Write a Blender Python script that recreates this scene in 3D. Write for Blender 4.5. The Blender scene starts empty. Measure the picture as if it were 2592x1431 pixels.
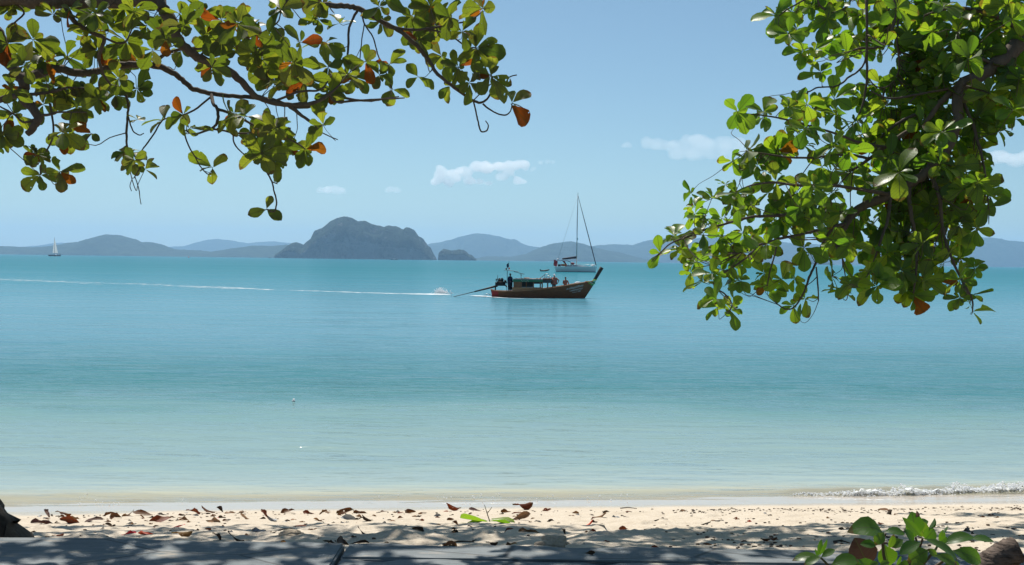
import bpy, bmesh, math, random
import numpy as np
from mathutils import Vector, Matrix, Euler
random.seed(7)
rng = np.random.default_rng(11)
SC = bpy.context.scene
COL = SC.collection
R = math.radians

# ------------------------------------------------------------------ camera
F = 2780.0                       # focal length in photograph pixels (2592 wide)
CX, CY = 1296.0, 715.5
EYE = 3.4
PITCH = math.atan((CY - 659.5) / F)
ROLL = math.atan(0.0127)
fwd = Vector((0, math.cos(PITCH), -math.sin(PITCH)))
r0 = Vector((1, 0, 0)); u0 = r0.cross(fwd)
RT = r0 * math.cos(ROLL) + u0 * math.sin(ROLL)
UP = u0 * math.cos(ROLL) - r0 * math.sin(ROLL)
CAMP = Vector((0, 0, EYE))
cd = bpy.data.cameras.new('camera'); cam = bpy.data.objects.new('camera', cd); COL.objects.link(cam)
cd.sensor_width = 36; cd.lens = 36 * F / 2592
cd.clip_start = 0.1; cd.clip_end = 60000
M = Matrix((RT, UP, -fwd)).transposed().to_4x4(); M.translation = CAMP
cam.matrix_world = M
SC.camera = cam

# ------------------------------------------------------------------ sky, sun, exposure
SUN_EL, SUN_AZ = R(58), R(-16)   # azimuth from +Y, negative = to the left
world = bpy.data.worlds.new('World'); SC.world = world; world.use_nodes = True
wn = world.node_tree.nodes; wl = world.node_tree.links
sky = wn.new('ShaderNodeTexSky'); sky.sky_type = 'NISHITA'; sky.sun_disc = False
sky.sun_elevation = SUN_EL; sky.sun_rotation = SUN_AZ
sky.altitude = 1500; sky.air_density = 1.0; sky.dust_density = 2.2; sky.ozone_density = 0.3
bg = wn['Background']; tint = wn.new('ShaderNodeMix'); tint.data_type = 'RGBA'; tint.blend_type = 'MULTIPLY'; tint.inputs[0].default_value = 1; tint.inputs[7].default_value = (0.77, 0.95, 0.96, 1)
wl.new(sky.outputs[0], tint.inputs[6]); wl.new(tint.outputs[2], bg.inputs[0]); bg.inputs[1].default_value = 0.066
sd = bpy.data.lights.new('sun', 'SUN'); sd.energy = 4.2; sd.angle = R(0.53); sd.color = (1, 0.95, 0.87)
sun = bpy.data.objects.new('sun', sd); COL.objects.link(sun)
SV = Vector((math.sin(SUN_AZ) * math.cos(SUN_EL), math.cos(SUN_AZ) * math.cos(SUN_EL), math.sin(SUN_EL)))
sun.rotation_euler = SV.to_track_quat('Z', 'Y').to_euler()
sun.location = (0, 0, 60)
SC.view_settings.view_transform = 'Standard'; SC.view_settings.look = 'None'
SC.view_settings.exposure = 0.55; SC.view_settings.gamma = 1; SC.view_settings.use_curve_mapping = False
SC.render.engine = 'CYCLES'
SC.cycles.use_denoising = True
SC.cycles.max_bounces = 8; SC.cycles.transparent_max_bounces = 24; SC.cycles.volume_bounces = 3
SC.cycles.diffuse_bounces = 3; SC.cycles.glossy_bounces = 3; SC.cycles.transmission_bounces = 5
SC.cycles.sample_clamp_indirect = 4
SC.cycles.caustics_reflective = False; SC.cycles.caustics_refractive = False

# ------------------------------------------------------------------ helpers
def P(px, py, d):
    return CAMP + (fwd + RT * ((px - CX) / F) - UP * ((py - CY) / F)) * d
def W(px, py, z=0.0):
    v = fwd + RT * ((px - CX) / F) - UP * ((py - CY) / F)
    return CAMP + v * ((z - EYE) / v.z)
def hz(px): return 643.0 + 0.0127 * px

def obj(name, me, parent=None, loc=None):
    o = bpy.data.objects.new(name, me); COL.objects.link(o)
    if parent is not None: o.parent = parent
    if loc is not None: o.location = loc
    return o
def mesh(name, v, f, mat=None, uv=None, smooth=True, mats=None, midx=None):
    me = bpy.data.meshes.new(name); me.from_pydata([tuple(p) for p in v], [], f)
    for m in (mats or ([mat] if mat else [])): me.materials.append(m)
    if smooth: me.polygons.foreach_set('use_smooth', [True] * len(me.polygons))
    if midx is not None: me.polygons.foreach_set('material_index', midx)
    if uv is not None:
        ul = me.uv_layers.new(name='UVMap'); uv = np.asarray(uv, dtype=np.float32)
        li = np.empty(len(me.loops), dtype=np.int32); me.loops.foreach_get('vertex_index', li)
        ul.data.foreach_set('uv', uv[li].ravel())
    me.update(); return me
def grid_mesh(name, X, Y, Z, mat, attrs=None):
    n, m = X.shape
    v = np.stack([X, Y, Z], -1).reshape(-1, 3)
    i = np.arange((n - 1) * (m - 1)); r = i // (m - 1); c = i % (m - 1); a = r * m + c
    q = np.stack([a, a + 1, a + m + 1, a + m], -1).astype(np.int32)
    me = bpy.data.meshes.new(name); me.vertices.add(len(v)); me.vertices.foreach_set('co', v.astype(np.float32).ravel())
    me.loops.add(q.size); me.loops.foreach_set('vertex_index', q.ravel())
    me.polygons.add(len(q)); me.polygons.foreach_set('loop_start', np.arange(0, q.size, 4, dtype=np.int32))
    me.update(calc_edges=True); me.validate()
    me.polygons.foreach_set('use_smooth', [True] * len(me.polygons))
    if mat: me.materials.append(mat)
    for k, arr in (attrs or {}).items():
        at = me.attributes.new(k, 'FLOAT', 'POINT'); at.data.foreach_set('value', arr.astype(np.float32).ravel())
    return me
def tag(o, label=None, cat=None, group=None, kind=None):
    if label: o['label'] = label
    if cat: o['category'] = cat
    if group: o['group'] = group
    if kind: o['kind'] = kind
    return o
def empty(name, loc, label, cat, group=None, rz=0):
    o = bpy.data.objects.new(name, None); COL.objects.link(o); o.location = loc; o.rotation_euler = (0, 0, rz)
    o.empty_display_size = 0.2
    return tag(o, label, cat, group)

def hash2(ix, iy, s):
    h = (ix.astype(np.int64) * 374761393 + iy.astype(np.int64) * 668265263 + s * 1442695041) & 0x7fffffff
    h = ((h ^ (h >> 13)) * 1274126177) & 0x7fffffff
    return ((h ^ (h >> 16)) & 0xffff) / 65535.0
def vnoise(x, y, s=0):
    x = np.asarray(x, float); y = np.asarray(y, float)
    ix = np.floor(x); iy = np.floor(y); fx = x - ix; fy = y - iy
    fx = fx * fx * (3 - 2 * fx); fy = fy * fy * (3 - 2 * fy)
    a = hash2(ix, iy, s); b = hash2(ix + 1, iy, s); c = hash2(ix, iy + 1, s); d = hash2(ix + 1, iy + 1, s)
    return (a * (1 - fx) + b * fx) * (1 - fy) + (c * (1 - fx) + d * fx) * fy - 0.5
def fbm(x, y, s=0, o=4):
    t = 0; a = 1.0
    for k in range(o): t = t + a * vnoise(x * 2 ** k, y * 2 ** k, s + k * 17); a *= 0.5
    return t
def smooth(a, b, x):
    t = np.clip((x - a) / (b - a), 0, 1); return t * t * (3 - 2 * t)

class MB:                                    # collects shapes into one mesh
    def __init__(s): s.v = []; s.f = []
    def add(s, v, f):
        n = len(s.v); s.v += [tuple(p) for p in v]; s.f += [tuple(i + n for i in q) for q in f]; return s
    def box(s, x0, x1, y0, y1, z0, z1):
        return s.add([(x0,y0,z0),(x1,y0,z0),(x1,y1,z0),(x0,y1,z0),(x0,y0,z1),(x1,y0,z1),(x1,y1,z1),(x0,y1,z1)],
                     [(0,3,2,1),(4,5,6,7),(0,1,5,4),(1,2,6,5),(2,3,7,6),(3,0,4,7)])
    def tube(s, pts, rad, n=8, cap=True):
        v, f = tube(pts, rad, n, cap); return s.add(v, f)
    def ball(s, c, r, seg=8, ring=6, sc=(1,1,1)):
        v = []; f = []
        for i in range(ring + 1):
            th = math.pi * i / ring
            for j in range(seg):
                ph = 2 * math.pi * j / seg
                v.append((c[0] + r*sc[0]*math.sin(th)*math.cos(ph), c[1] + r*sc[1]*math.sin(th)*math.sin(ph), c[2] + r*sc[2]*math.cos(th)))
        for i in range(ring):
            for j in range(seg):
                f.append((i*seg+j, (i+1)*seg+j, (i+1)*seg+(j+1)%seg, i*seg+(j+1)%seg))
        return s.add(v, f)
    def prism(s, poly, y0, y1):              # polygon in x-z, extruded along y
        n = len(poly)
        v = [(x, y0, z) for x, z in poly] + [(x, y1, z) for x, z in poly]
        f = [tuple(range(n))[::-1], tuple(range(n, 2*n))] + [(i, (i+1) % n, n + (i+1) % n, n + i) for i in range(n)]
        return s.add(v, f)
    def make(s, name, mat, parent=None, smooth=False, loc=None):
        return obj(name, mesh(name, s.v, s.f, mat, smooth=smooth), parent, loc)
def catmull(pts, rad, sub=4):
    pts = [Vector(p) for p in pts]; out = []; ro = []
    n = len(pts)
    for i in range(n - 1):
        a = pts[max(i-1, 0)]; b = pts[i]; c = pts[i+1]; d = pts[min(i+2, n-1)]
        for k in range(sub):
            t = k / sub
            out.append(0.5 * ((2*b) + (c-a)*t + (2*a-5*b+4*c-d)*t*t + (3*b-a-3*c+d)*t**3))
            ro.append(rad[i] * (1-t) + rad[i+1] * t)
    out.append(pts[-1]); ro.append(rad[-1]); return out, ro
def tube(pts, rad, n=8, cap=True, rough=0.0, rnd=random):
    pts = [Vector(p) for p in pts]
    if not hasattr(rad, '__len__'): rad = [rad] * len(pts)
    v = []; f = []; prev = None
    for i, p in enumerate(pts):
        t = (pts[min(i+1, len(pts)-1)] - pts[max(i-1, 0)]); t.normalize()
        if prev is None:
            a = Vector((0, 0, 1)) if abs(t.z) < 0.9 else Vector((1, 0, 0)); e1 = t.cross(a).normalized()
        else:
            e1 = (prev - t * prev.dot(t)).normalized()
        prev = e1; e2 = t.cross(e1)
        for k in range(n):
            an = 2 * math.pi * k / n; r = rad[i] * (1 + (rnd.uniform(-rough, rough) if rough else 0))
            v.append(p + (e1 * math.cos(an) + e2 * math.sin(an)) * r)
    for i in range(len(pts) - 1):
        for k in range(n):
            f.append((i*n+k, i*n+(k+1) % n, (i+1)*n+(k+1) % n, (i+1)*n+k))
    if cap: f.append(tuple(range(n))[::-1]); f.append(tuple(range((len(pts)-1)*n, len(pts)*n)))
    return v, f

# ------------------------------------------------------------------ materials
class N:
    def __init__(s, name):
        s.m = bpy.data.materials.new(name); s.m.use_nodes = True; s.t = s.m.node_tree; s.t.nodes.clear()
        s.out = s.t.nodes.new('ShaderNodeOutputMaterial')
    def n(s, typ, **kw):
        nd = s.t.nodes.new('ShaderNode' + typ)
        for k, v in kw.items():
            if k.startswith('i_'):
                key = k[2:]; key = int(key) if key.isdigit() else key.replace('_', ' ')
                s.set(nd.inputs[key], v)
            else: setattr(nd, k, v)
        return nd
    def set(s, sock, v):
        if isinstance(v, bpy.types.NodeSocket): s.t.links.new(v, sock)
        elif isinstance(v, (tuple, list)) and len(v) == 3 and sock.type == 'RGBA': sock.default_value = (*v, 1)
        else: sock.default_value = v
    def math(s, op, a, b=None, c=None, clamp=False):
        nd = s.n('Math', operation=op, use_clamp=clamp); s.set(nd.inputs[0], a)
        if b is not None: s.set(nd.inputs[1], b)
        if c is not None: s.set(nd.inputs[2], c)
        return nd.outputs[0]
    def mix(s, fac, a, b, blend='MIX'):
        nd = s.n('Mix', data_type='RGBA', blend_type=blend); s.set(nd.inputs[0], fac); s.set(nd.inputs[6], a); s.set(nd.inputs[7], b)
        return nd.outputs[2]
    def ramp(s, fac, stops, interp='LINEAR'):
        nd = s.n('ValToRGB'); s.set(nd.inputs[0], fac); cr = nd.color_ramp; cr.interpolation = interp
        while len(cr.elements) < len(stops): cr.elements.new(0.5)
        for e, (p, c) in zip(cr.elements, stops):
            e.position = p; e.color = (*c, 1) if not isinstance(c, float) else (c, c, c, 1)
        return nd.outputs[0]
    def mixs(s, fac, a, b):
        nd = s.n('MixShader'); s.set(nd.inputs[0], fac); s.t.links.new(a, nd.inputs[1]); s.t.links.new(b, nd.inputs[2]); return nd.outputs[0]
    def coord(s, scale=(1,1,1), which='Object'):
        tc = s.n('TexCoord'); mp = s.n('Mapping'); s.t.links.new(tc.outputs[which], mp.inputs[0]); mp.inputs['Scale'].default_value = scale
        return mp.outputs[0]
    def noise(s, vec, scale, detail=4, rough=0.55):
        nd = s.n('TexNoise'); s.t.links.new(vec, nd.inputs['Vector']); nd.inputs['Scale'].default_value = scale
        nd.inputs['Detail'].default_value = detail; nd.inputs['Roughness'].default_value = rough; return nd.outputs[0]
    def bump(s, h, strength, dist=1.0):
        nd = s.n('Bump'); s.set(nd.inputs['Height'], h); nd.inputs['Strength'].default_value = strength; nd.inputs['Distance'].default_value = dist; return nd.outputs[0]
    def bsdf(s, col, rough=0.6, spec=0.4, normal=None, metal=0.0):
        nd = s.n('BsdfPrincipled'); s.set(nd.inputs['Base Color'], col); s.set(nd.inputs['Roughness'], rough)
        s.set(nd.inputs['Specular IOR Level'], spec); s.set(nd.inputs['Metallic'], metal)
        if normal: s.t.links.new(normal, nd.inputs['Normal'])
        return nd.outputs[0]
    def done(s, sh): s.t.links.new(sh, s.out.inputs[0]); return s.m

def simple(name, c1, c2=None, rough=0.6, scale=6.0, spec=0.4, stretch=(1,1,1), bump=0.0, metal=0.0):
    k = N(name); v = k.coord(stretch); nz = k.noise(v, scale, 5)
    c2 = c2 or tuple(x * 0.7 for x in c1)
    col = k.ramp(nz, [(0.35, c1), (0.65, c2)])
    return k.done(k.bsdf(col, rough, spec, k.bump(nz, bump, 0.02) if bump else None, metal))

def leaf_mat(name, refl, trans, under, tw=0.5, rough=0.42, spec=0.5, spots=0.0):
    k = N(name)
    oi = k.n('ObjectInfo').outputs['Random']; gi = k.n('NewGeometry')
    rnd = k.math('FRACT', k.math('ADD', oi, gi.outputs['Random Per Island']))
    rnd2 = k.math('FRACT', k.math('MULTIPLY', rnd, 7.31))
    uv = k.n('UVMap').outputs[0]; sp = k.n('SeparateXYZ'); k.t.links.new(uv, sp.inputs[0])
    u, v = sp.outputs[0], sp.outputs[1]
    av = k.math('ABSOLUTE', k.math('SUBTRACT', v, 0.5))
    mid = k.math('LESS_THAN', av, 0.022)
    side = k.math('GREATER_THAN', k.math('SINE', k.math('MULTIPLY', k.math('SUBTRACT', u, k.math('MULTIPLY', av, 0.55)), 52.0)), 0.93)
    vein = k.math('MAXIMUM', mid, k.math('MULTIPLY', side, 0.55))
    tc0 = k.n('TexCoord'); va = k.n('VectorMath', operation='ADD'); k.t.links.new(tc0.outputs['Object'], va.inputs[0]); k.set(va.inputs[1], k.math('MULTIPLY', rnd, 37.0))
    nz = k.n('TexNoise'); k.t.links.new(va.outputs[0], nz.inputs['Vector']); nz.inputs['Scale'].default_value = 6.0
    nz.inputs['Detail'].default_value = 3; 
    c = k.ramp(rnd, refl); t = k.ramp(rnd2, trans)
    c = k.mix(k.math('MULTIPLY', nz.outputs[0], 0.5), c, under)
    t = k.mix(k.math('MULTIPLY', nz.outputs[0], 0.45), t, k.mix(0.6, t, (0.02, 0.03, 0.0)))
    if spots:
        vo = k.n('TexNoise'); k.t.links.new(va.outputs[0], vo.inputs['Vector']); vo.inputs['Scale'].default_value = 16.0; vo.inputs['Detail'].default_value = 4
        ms = k.ramp(vo.outputs[0], [(0.58, 0.0), (0.66, 1.0)]); ms2 = k.math('MULTIPLY', ms, spots)
        c = k.mix(ms2, c, (0.05, 0.025, 0.012)); t = k.mix(ms2, t, (0.05, 0.02, 0.005))
    rim = k.ramp(k.math('ADD', k.math('MAXIMUM', u, k.math('MULTIPLY', av, 1.75)), k.math('MULTIPLY', nz.outputs[0], 0.22)), [(0.97, 0.0), (1.04, 1.0)])
    rim = k.math('MULTIPLY', rim, k.math('GREATER_THAN', rnd2, 0.62))
    c = k.mix(k.math('MULTIPLY', rim, 0.8), c, (0.11, 0.055, 0.02)); t = k.mix(k.math('MULTIPLY', rim, 0.8), t, (0.20, 0.09, 0.01))
    c = k.mix(k.math('MULTIPLY', gi.outputs['Backfacing'], 0.6), c, under)
    c = k.mix(k.math('MULTIPLY', vein, 0.5), c, k.mix(0.5, under, (0.3, 0.33, 0.14)))
    t = k.mix(k.math('MULTIPLY', vein, 0.75), t, (0.03, 0.04, 0.005))
    b = k.bump(k.math('ADD', k.math('MULTIPLY', vein, -1.0), nz.outputs[0]), 0.25, 0.004)
    rg = k.math('ADD', rough, k.math('MULTIPLY', gi.outputs['Backfacing'], 0.25))
    tr = k.n('BsdfTranslucent'); k.set(tr.inputs[0], t)
    hn = k.n('TexNoise'); k.t.links.new(va.outputs[0], hn.inputs['Vector']); hn.inputs['Scale'].default_value = 8.0; hn.inputs['Detail'].default_value = 1
    hole = k.math('MULTIPLY', k.math('GREATER_THAN', hn.outputs[0], 0.735), k.math('GREATER_THAN', k.math('FRACT', k.math('MULTIPLY', rnd, 13.7)), 0.45))
    return k.done(k.mixs(hole, k.mixs(tw, k.bsdf(c, rg, spec, b), tr.outputs[0]), k.n('BsdfTransparent').outputs[0]))

MAT = {}
MAT['leaf_olive'] = leaf_mat('leaf_olive', [(0.0, (0.035, 0.07, 0.012)), (0.5, (0.06, 0.085, 0.02)), (1.0, (0.09, 0.10, 0.03))],
    [(0.0, (0.11, 0.19, 0.010)), (0.4, (0.26, 0.35, 0.014)), (0.8, (0.42, 0.48, 0.025)), (1.0, (0.15, 0.15, 0.03))], (0.10, 0.10, 0.055), 0.5, spots=0.35)
MAT['leaf_green'] = leaf_mat('leaf_green', [(0.0, (0.04, 0.11, 0.016)), (0.5, (0.065, 0.14, 0.025)), (1.0, (0.10, 0.155, 0.035))],
    [(0.0, (0.15, 0.36, 0.012)), (0.5, (0.33, 0.56, 0.018)), (1.0, (0.50, 0.66, 0.028))], (0.085, 0.12, 0.05), 0.55, rough=0.4)
MAT['leaf_red'] = leaf_mat('leaf_red', [(0.0, (0.16, 0.035, 0.01)), (0.5, (0.24, 0.07, 0.012)), (1.0, (0.20, 0.03, 0.012))],
    [(0.0, (0.45, 0.08, 0.008)), (0.4, (0.50, 0.17, 0.01)), (0.7, (0.36, 0.05, 0.008)), (1.0, (0.60, 0.26, 0.012))], (0.14, 0.06, 0.02), 0.45, 0.6, 0.2, spots=0.5)
def dry(nm, a, b, t): MAT[nm] = leaf_mat('leaf_' + nm, [(0.0, a), (1.0, b)], [(0.0, t), (1.0, tuple(x * 0.6 for x in t))], tuple(x * 0.7 for x in b), 0.22, 0.6, 0.25, spots=0.6)
dry('brown', (0.14, 0.055, 0.022), (0.09, 0.035, 0.016), (0.22, 0.06, 0.01))
dry('dark', (0.045, 0.025, 0.018), (0.03, 0.018, 0.014), (0.06, 0.02, 0.01))
dry('redbrown', (0.20, 0.05, 0.022), (0.13, 0.028, 0.014), (0.32, 0.05, 0.01))
dry('red', (0.26, 0.022, 0.018), (0.20, 0.014, 0.012), (0.42, 0.03, 0.01))
dry('tan', (0.38, 0.23, 0.13), (0.28, 0.15, 0.085), (0.30, 0.14, 0.05))
dry('ochre', (0.26, 0.15, 0.05), (0.18, 0.09, 0.03), (0.28, 0.12, 0.02))
dry('orange', (0.36, 0.11, 0.03), (0.28, 0.07, 0.02), (0.42, 0.10, 0.01))
dry('grey', (0.16, 0.13, 0.115), (0.11, 0.085, 0.075), (0.12, 0.08, 0.05))
dry('purple', (0.15, 0.07, 0.06), (0.10, 0.05, 0.045), (0.14, 0.05, 0.03))

k = N('bark'); v = k.coord((3, 3, 1)); a = k.noise(v, 9, 8, 0.7); b = k.noise(k.coord(), 2.2, 4)
col = k.mix(b, k.ramp(a, [(0.3, (0.045, 0.034, 0.025)), (0.7, (0.19, 0.145, 0.105))]), (0.13, 0.105, 0.08))
MAT['bark'] = k.done(k.bsdf(col, 0.85, 0.2, k.bump(a, 0.6, 0.02)))
MAT['bark_dark'] = simple('bark_dark', (0.06, 0.05, 0.04), (0.02, 0.017, 0.014), 0.9, 14, 0.15, (1, 1, 0.3), 0.8)
MAT['stem'] = simple('stem', (0.10, 0.06, 0.035), (0.06, 0.08, 0.02), 0.7, 20)
exec_after = []
# ------------------------------------------------------------------ sand, sea, hills, haze
PY = [-60, 5.5, 7.2, 8.0, 10.0, 12.0, 13.5, 14.3, 14.9, 15.6, 16.3, 18, 25, 60]
PZ = [1.46, 1.47, 1.465, 1.335, 0.95, 0.55, 0.27, 0.13, 0.045, 0.0, -0.06, -0.2, -0.8, -4.0]
def yw(x, y): return y - 0.104 * x
LUMPS = []                                   # (x, y, radius x, radius y, height)
def sand_z(x, y, detail=True):
    x = np.asarray(x, float); y = np.asarray(y, float)
    q = yw(x, y); z = np.interp(q, PY, PZ)
    if detail:
        a = smooth(14.5, 13.4, q)
        z = z + a * (0.032 * fbm(x * 1.6, y * 1.3, 3, 3) + 0.030 * fbm(x * 5.0, y * 4.0, 9, 3) + 0.012 * fbm(x * 16, y * 14, 5, 2))
        z = z - a * 0.05 * np.clip(vnoise(x * 3.1, y * 2.6, 31) - 0.22, 0, 1) * 2
        z = z + 0.004 * fbm(x * 3, y * 7, 21, 2)
        for lx, ly, rx, ry, h in LUMPS:
            e = np.exp(-((x - lx) / rx) ** 2 - ((y - ly) / ry) ** 2)
            z = z + h * e * (1 + 0.9 * fbm(x * 14, y * 14, 44, 3))
    return z
def sand_hit(px, py):
    for d in np.arange(6.9, 18, 0.01):
        p = P(px, py, float(d))
        if p.z <= float(np.interp(yw(p.x, p.y), PY, PZ)): return p
    return P(px, py, 15.0)
for px, py, rx, ry, h in [(1640, 1328, .30, .16, .085), (1690, 1338, .22, .12, .05), (1754, 1350, .22, .16, .085), (1585, 1352, .22, .12, .06), (1960, 1352, .16, .12, .06),
        (2030, 1352, .22, .14, .055), (1865, 1356, .25, .14, .06), (734, 1361, .18, .10, .06), (115, 1345, .2, .14, .07), (230, 1364, .2, .12, .06), (1520, 1358, .2, .12, .07), (1060, 1366, .3, .14, .06), (1240, 1364, .22, .12, .06), (950, 1366, .3, .12, .05), (420, 1346, .3, .14, .05)]:
    p = sand_hit(px, py); LUMPS.append((p.x, p.y, rx, ry, h * .62))

k = N('sand'); c = k.coord()
n1 = k.noise(c, 1.7, 5); n2 = k.noise(c, 60, 3, 0.7); n3 = k.noise(c, 11, 4)
base = k.ramp(n1, [(0.3, (0.55, 0.48, 0.385)), (0.7, (0.62, 0.55, 0.455))])
base = k.mix(k.ramp(n2, [(0.38, 0.5), (0.62, 0.0)]), base, (0.36, 0.28, 0.20))
base = k.mix(k.ramp(n3, [(0.60, 0.0), (0.72, 0.35)]), base, (0.38, 0.30, 0.22))
wet = k.n('Attribute', attribute_name='wet').outputs['Fac']
base = k.mix(wet, base, (0.47, 0.415, 0.35))
bp = k.bump(k.math('ADD', k.math('MULTIPLY', n2, 0.5), n3), 0.5, 0.012)
drysh = k.bsdf(base, 0.95, 0.1, bp)
wetsh = k.bsdf(base, 0.16, 0.55)
k.done(k.mixs(wet, drysh, wetsh)); MAT['sand'] = k.m
ys = np.concatenate([np.linspace(5.5, 7.2, 10)[:-1], np.arange(7.2, 16.6, 0.028), np.linspace(16.7, 60, 40)])
xs = np.concatenate([np.linspace(-90, -8, 24)[:-1], np.arange(-8, 8.6, 0.035), np.linspace(8.7, 90, 24)])
X, Y = np.meshgrid(xs, ys)
Q = yw(X, Y); Z = sand_z(X, Y)
wetm = smooth(14.3, 14.8, Q + 0.35 * fbm(X * 0.7, Y * 0.2, 77, 3) + 0.05 * fbm(X * 5, Y * 3, 8, 2))
sand = obj('sand', grid_mesh('sand', X, Y, Z, MAT['sand'], {'wet': wetm})); tag(sand, 'pale beach sand strewn with dry leaves and dappled by tree shade', 'beach', kind='structure')
gm = MB(); gm.box(-90, 90, -60, 6.2, 0.2, 1.44); g = gm.make('ground', simple('soil', (0.20, 0.16, 0.12), (0.12, 0.095, 0.07), 0.95, 5)); tag(g, 'bare earth ground behind the low grey wall', 'ground', kind='structure')

# sea: body colour follows the depth of the bottom, sky reflected by Fresnel, waves by geometry near and bump far
ya = np.concatenate([np.arange(14.0, 34, 0.075), np.geomspace(34, 150, 260)[1:], np.geomspace(150, 24000, 120)[1:]])
sa = np.sign(np.linspace(-1, 1, 361)) * np.abs(np.linspace(-1, 1, 361)) ** 1.25
Y = np.repeat(ya[:, None], len(sa), 1); X = sa[None, :] * (Y * 1.05 + 6)
Q = yw(X, Y)
amp = smooth(15.8, 19, Q) * smooth(120, 40, Y)
Z = amp * (0.009 * fbm(X * 0.42 + 0.25 * np.sin(Y), Y * 4.4, 55, 2) + 0.018 * fbm(X * 0.55 + 0.3 * Y, Y * 1.9, 5, 2) + 0.008 * fbm(X * 1.3, Y * 3.1, 15, 2) + 0.05 * fbm(X * 0.12, Y * 0.5, 25, 2) * smooth(18, 30, Q))
wav = 15.95 + 0.14 * np.sin(X * 0.9) + 0.10 * fbm(X * 0.8, Y * 0, 3, 3)
rid = np.exp(-((Q - wav) / np.where(Q > wav, 0.32, 0.10)) ** 2)
rh = 0.012 + 0.05 * smooth(3.6, 4.8, X) + 0.02 * smooth(-4.0, -6.5, X)
Z = Z + rid * rh * (1 + 0.5 * fbm(X * 3, Y * 0.5, 61, 2))
rid2 = np.exp(-((Q - (15.35 + 0.10 * np.sin(X * 0.7 + 1) + 0.08 * fbm(X * 1.1, Y * 0, 13, 3))) / 0.06) ** 2)
Z = Z + rid2 * 0.016 + 0.004
dep = Q + smooth(17, 26, Q) * (2.8 * fbm(X * 0.07, Y * 0.10, 91, 3) + 1.3 * fbm(X * 0.22, Y * 0.75, 93, 4)) + 0.25 * smooth(15.5, 17, Q) * fbm(X * 0.6, Y * 1.2, 95, 2)
T = (np.log10(np.maximum(dep, 15.2)) - 1.18) / 2.22
k = N('sea_water'); at = k.n('Attribute', attribute_name='depth').outputs['Fac']
SEA_STOPS = [(0.004, (0.56, 0.50, 0.37)), (0.012, (0.48, 0.47, 0.35)), (0.0175, (0.35, 0.42, 0.39)), (0.036, (0.26, 0.355, 0.34)), (0.075, (0.215, 0.325, 0.31)), (0.100, (0.155, 0.285, 0.275)), (0.115, (0.085, 0.215, 0.22)),
    (0.135, (0.04, 0.17, 0.18)), (0.17, (0.05, 0.185, 0.215)), (0.23, (0.095, 0.25, 0.32)), (0.33, (0.09, 0.255, 0.335)), (0.45, (0.035, 0.20, 0.265)), (0.60, (0.02, 0.165, 0.215)), (1.0, (0.015, 0.145, 0.20))]
col = k.ramp(at, SEA_STOPS)
f0 = k.noise(k.coord((2.4, 8.5, 1)), 1.0, 3, 0.6); f1 = k.noise(k.coord((0.9, 2.6, 1)), 1.0, 3, 0.5); f2 = k.noise(k.coord((0.22, 0.75, 1)), 1.0, 4, 0.6); f3 = k.noise(k.coord((0.03, 0.14, 1)), 1.0, 4, 0.6)
f4 = k.noise(k.coord((0.006, 0.045, 1)), 1.0, 3, 0.5)
h = k.math('ADD', k.math('ADD', k.math('MULTIPLY', f0, 0.010), k.math('MULTIPLY', f1, 0.072)), k.math('ADD', k.math('MULTIPLY', f2, 0.16), k.math('MULTIPLY', f3, 0.5)))
h = k.math('MULTIPLY', h, k.ramp(at, [(0.13, 1.0), (0.30, 0.32), (0.5, 0.5)]))
nb = k.bump(h, 0.8, 1.0)
op = k.ramp(at, [(0.000, 0.05), (0.005, 0.45), (0.012, 0.92), (0.020, 1.0)])
tr = k.n('BsdfTransparent'); tr.inputs[0].default_value = (0.93, 0.93, 0.86, 1)
df = k.n('BsdfDiffuse'); k.set(df.inputs[0], k.mix(k.ramp(f4, [(0.35, 0.0), (0.7, 0.35)]), col, k.mix(0.5, col, (0.10, 0.26, 0.32))))
body = k.mixs(op, tr.outputs[0], df.outputs[0])
gl = k.n('BsdfAnisotropic'); gl.inputs['Roughness'].default_value = 0.09; k.t.links.new(nb, gl.inputs['Normal'])
fr = k.n('Fresnel'); fr.inputs[0].default_value = 1.33; k.t.links.new(nb, fr.inputs['Normal'])
k.done(k.mixs(k.math('MINIMUM', k.math('MULTIPLY', k.math('MULTIPLY', fr.outputs[0], k.ramp(k.noise(k.coord((0.55, 5.2, 1)), 1.0, 4, 0.65), [(0.36, 0.5), (0.64, 1.5)])), k.ramp(k.noise(k.coord((0.30, 1.7, 1)), 1.0, 6, 0.7), [(0.32, 0.55), (0.68, 1.3)])),  k.math('MULTIPLY', k.ramp(at, [(0.10, 0.50), (0.35, 0.42), (0.60, 0.26)]), k.ramp(k.noise(k.coord((0.08, 0.5, 1)), 1.0, 8, 0.75), [(0.32, 0.60), (0.68, 1.40)]))), body, gl.outputs[0])); MAT['sea'] = k.m
sea = obj('sea', grid_mesh('sea', X, Y, Z, MAT['sea'], {'depth': T})); tag(sea, 'calm turquoise sea, milky near the shore and teal far out', 'sea', kind='structure')

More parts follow.
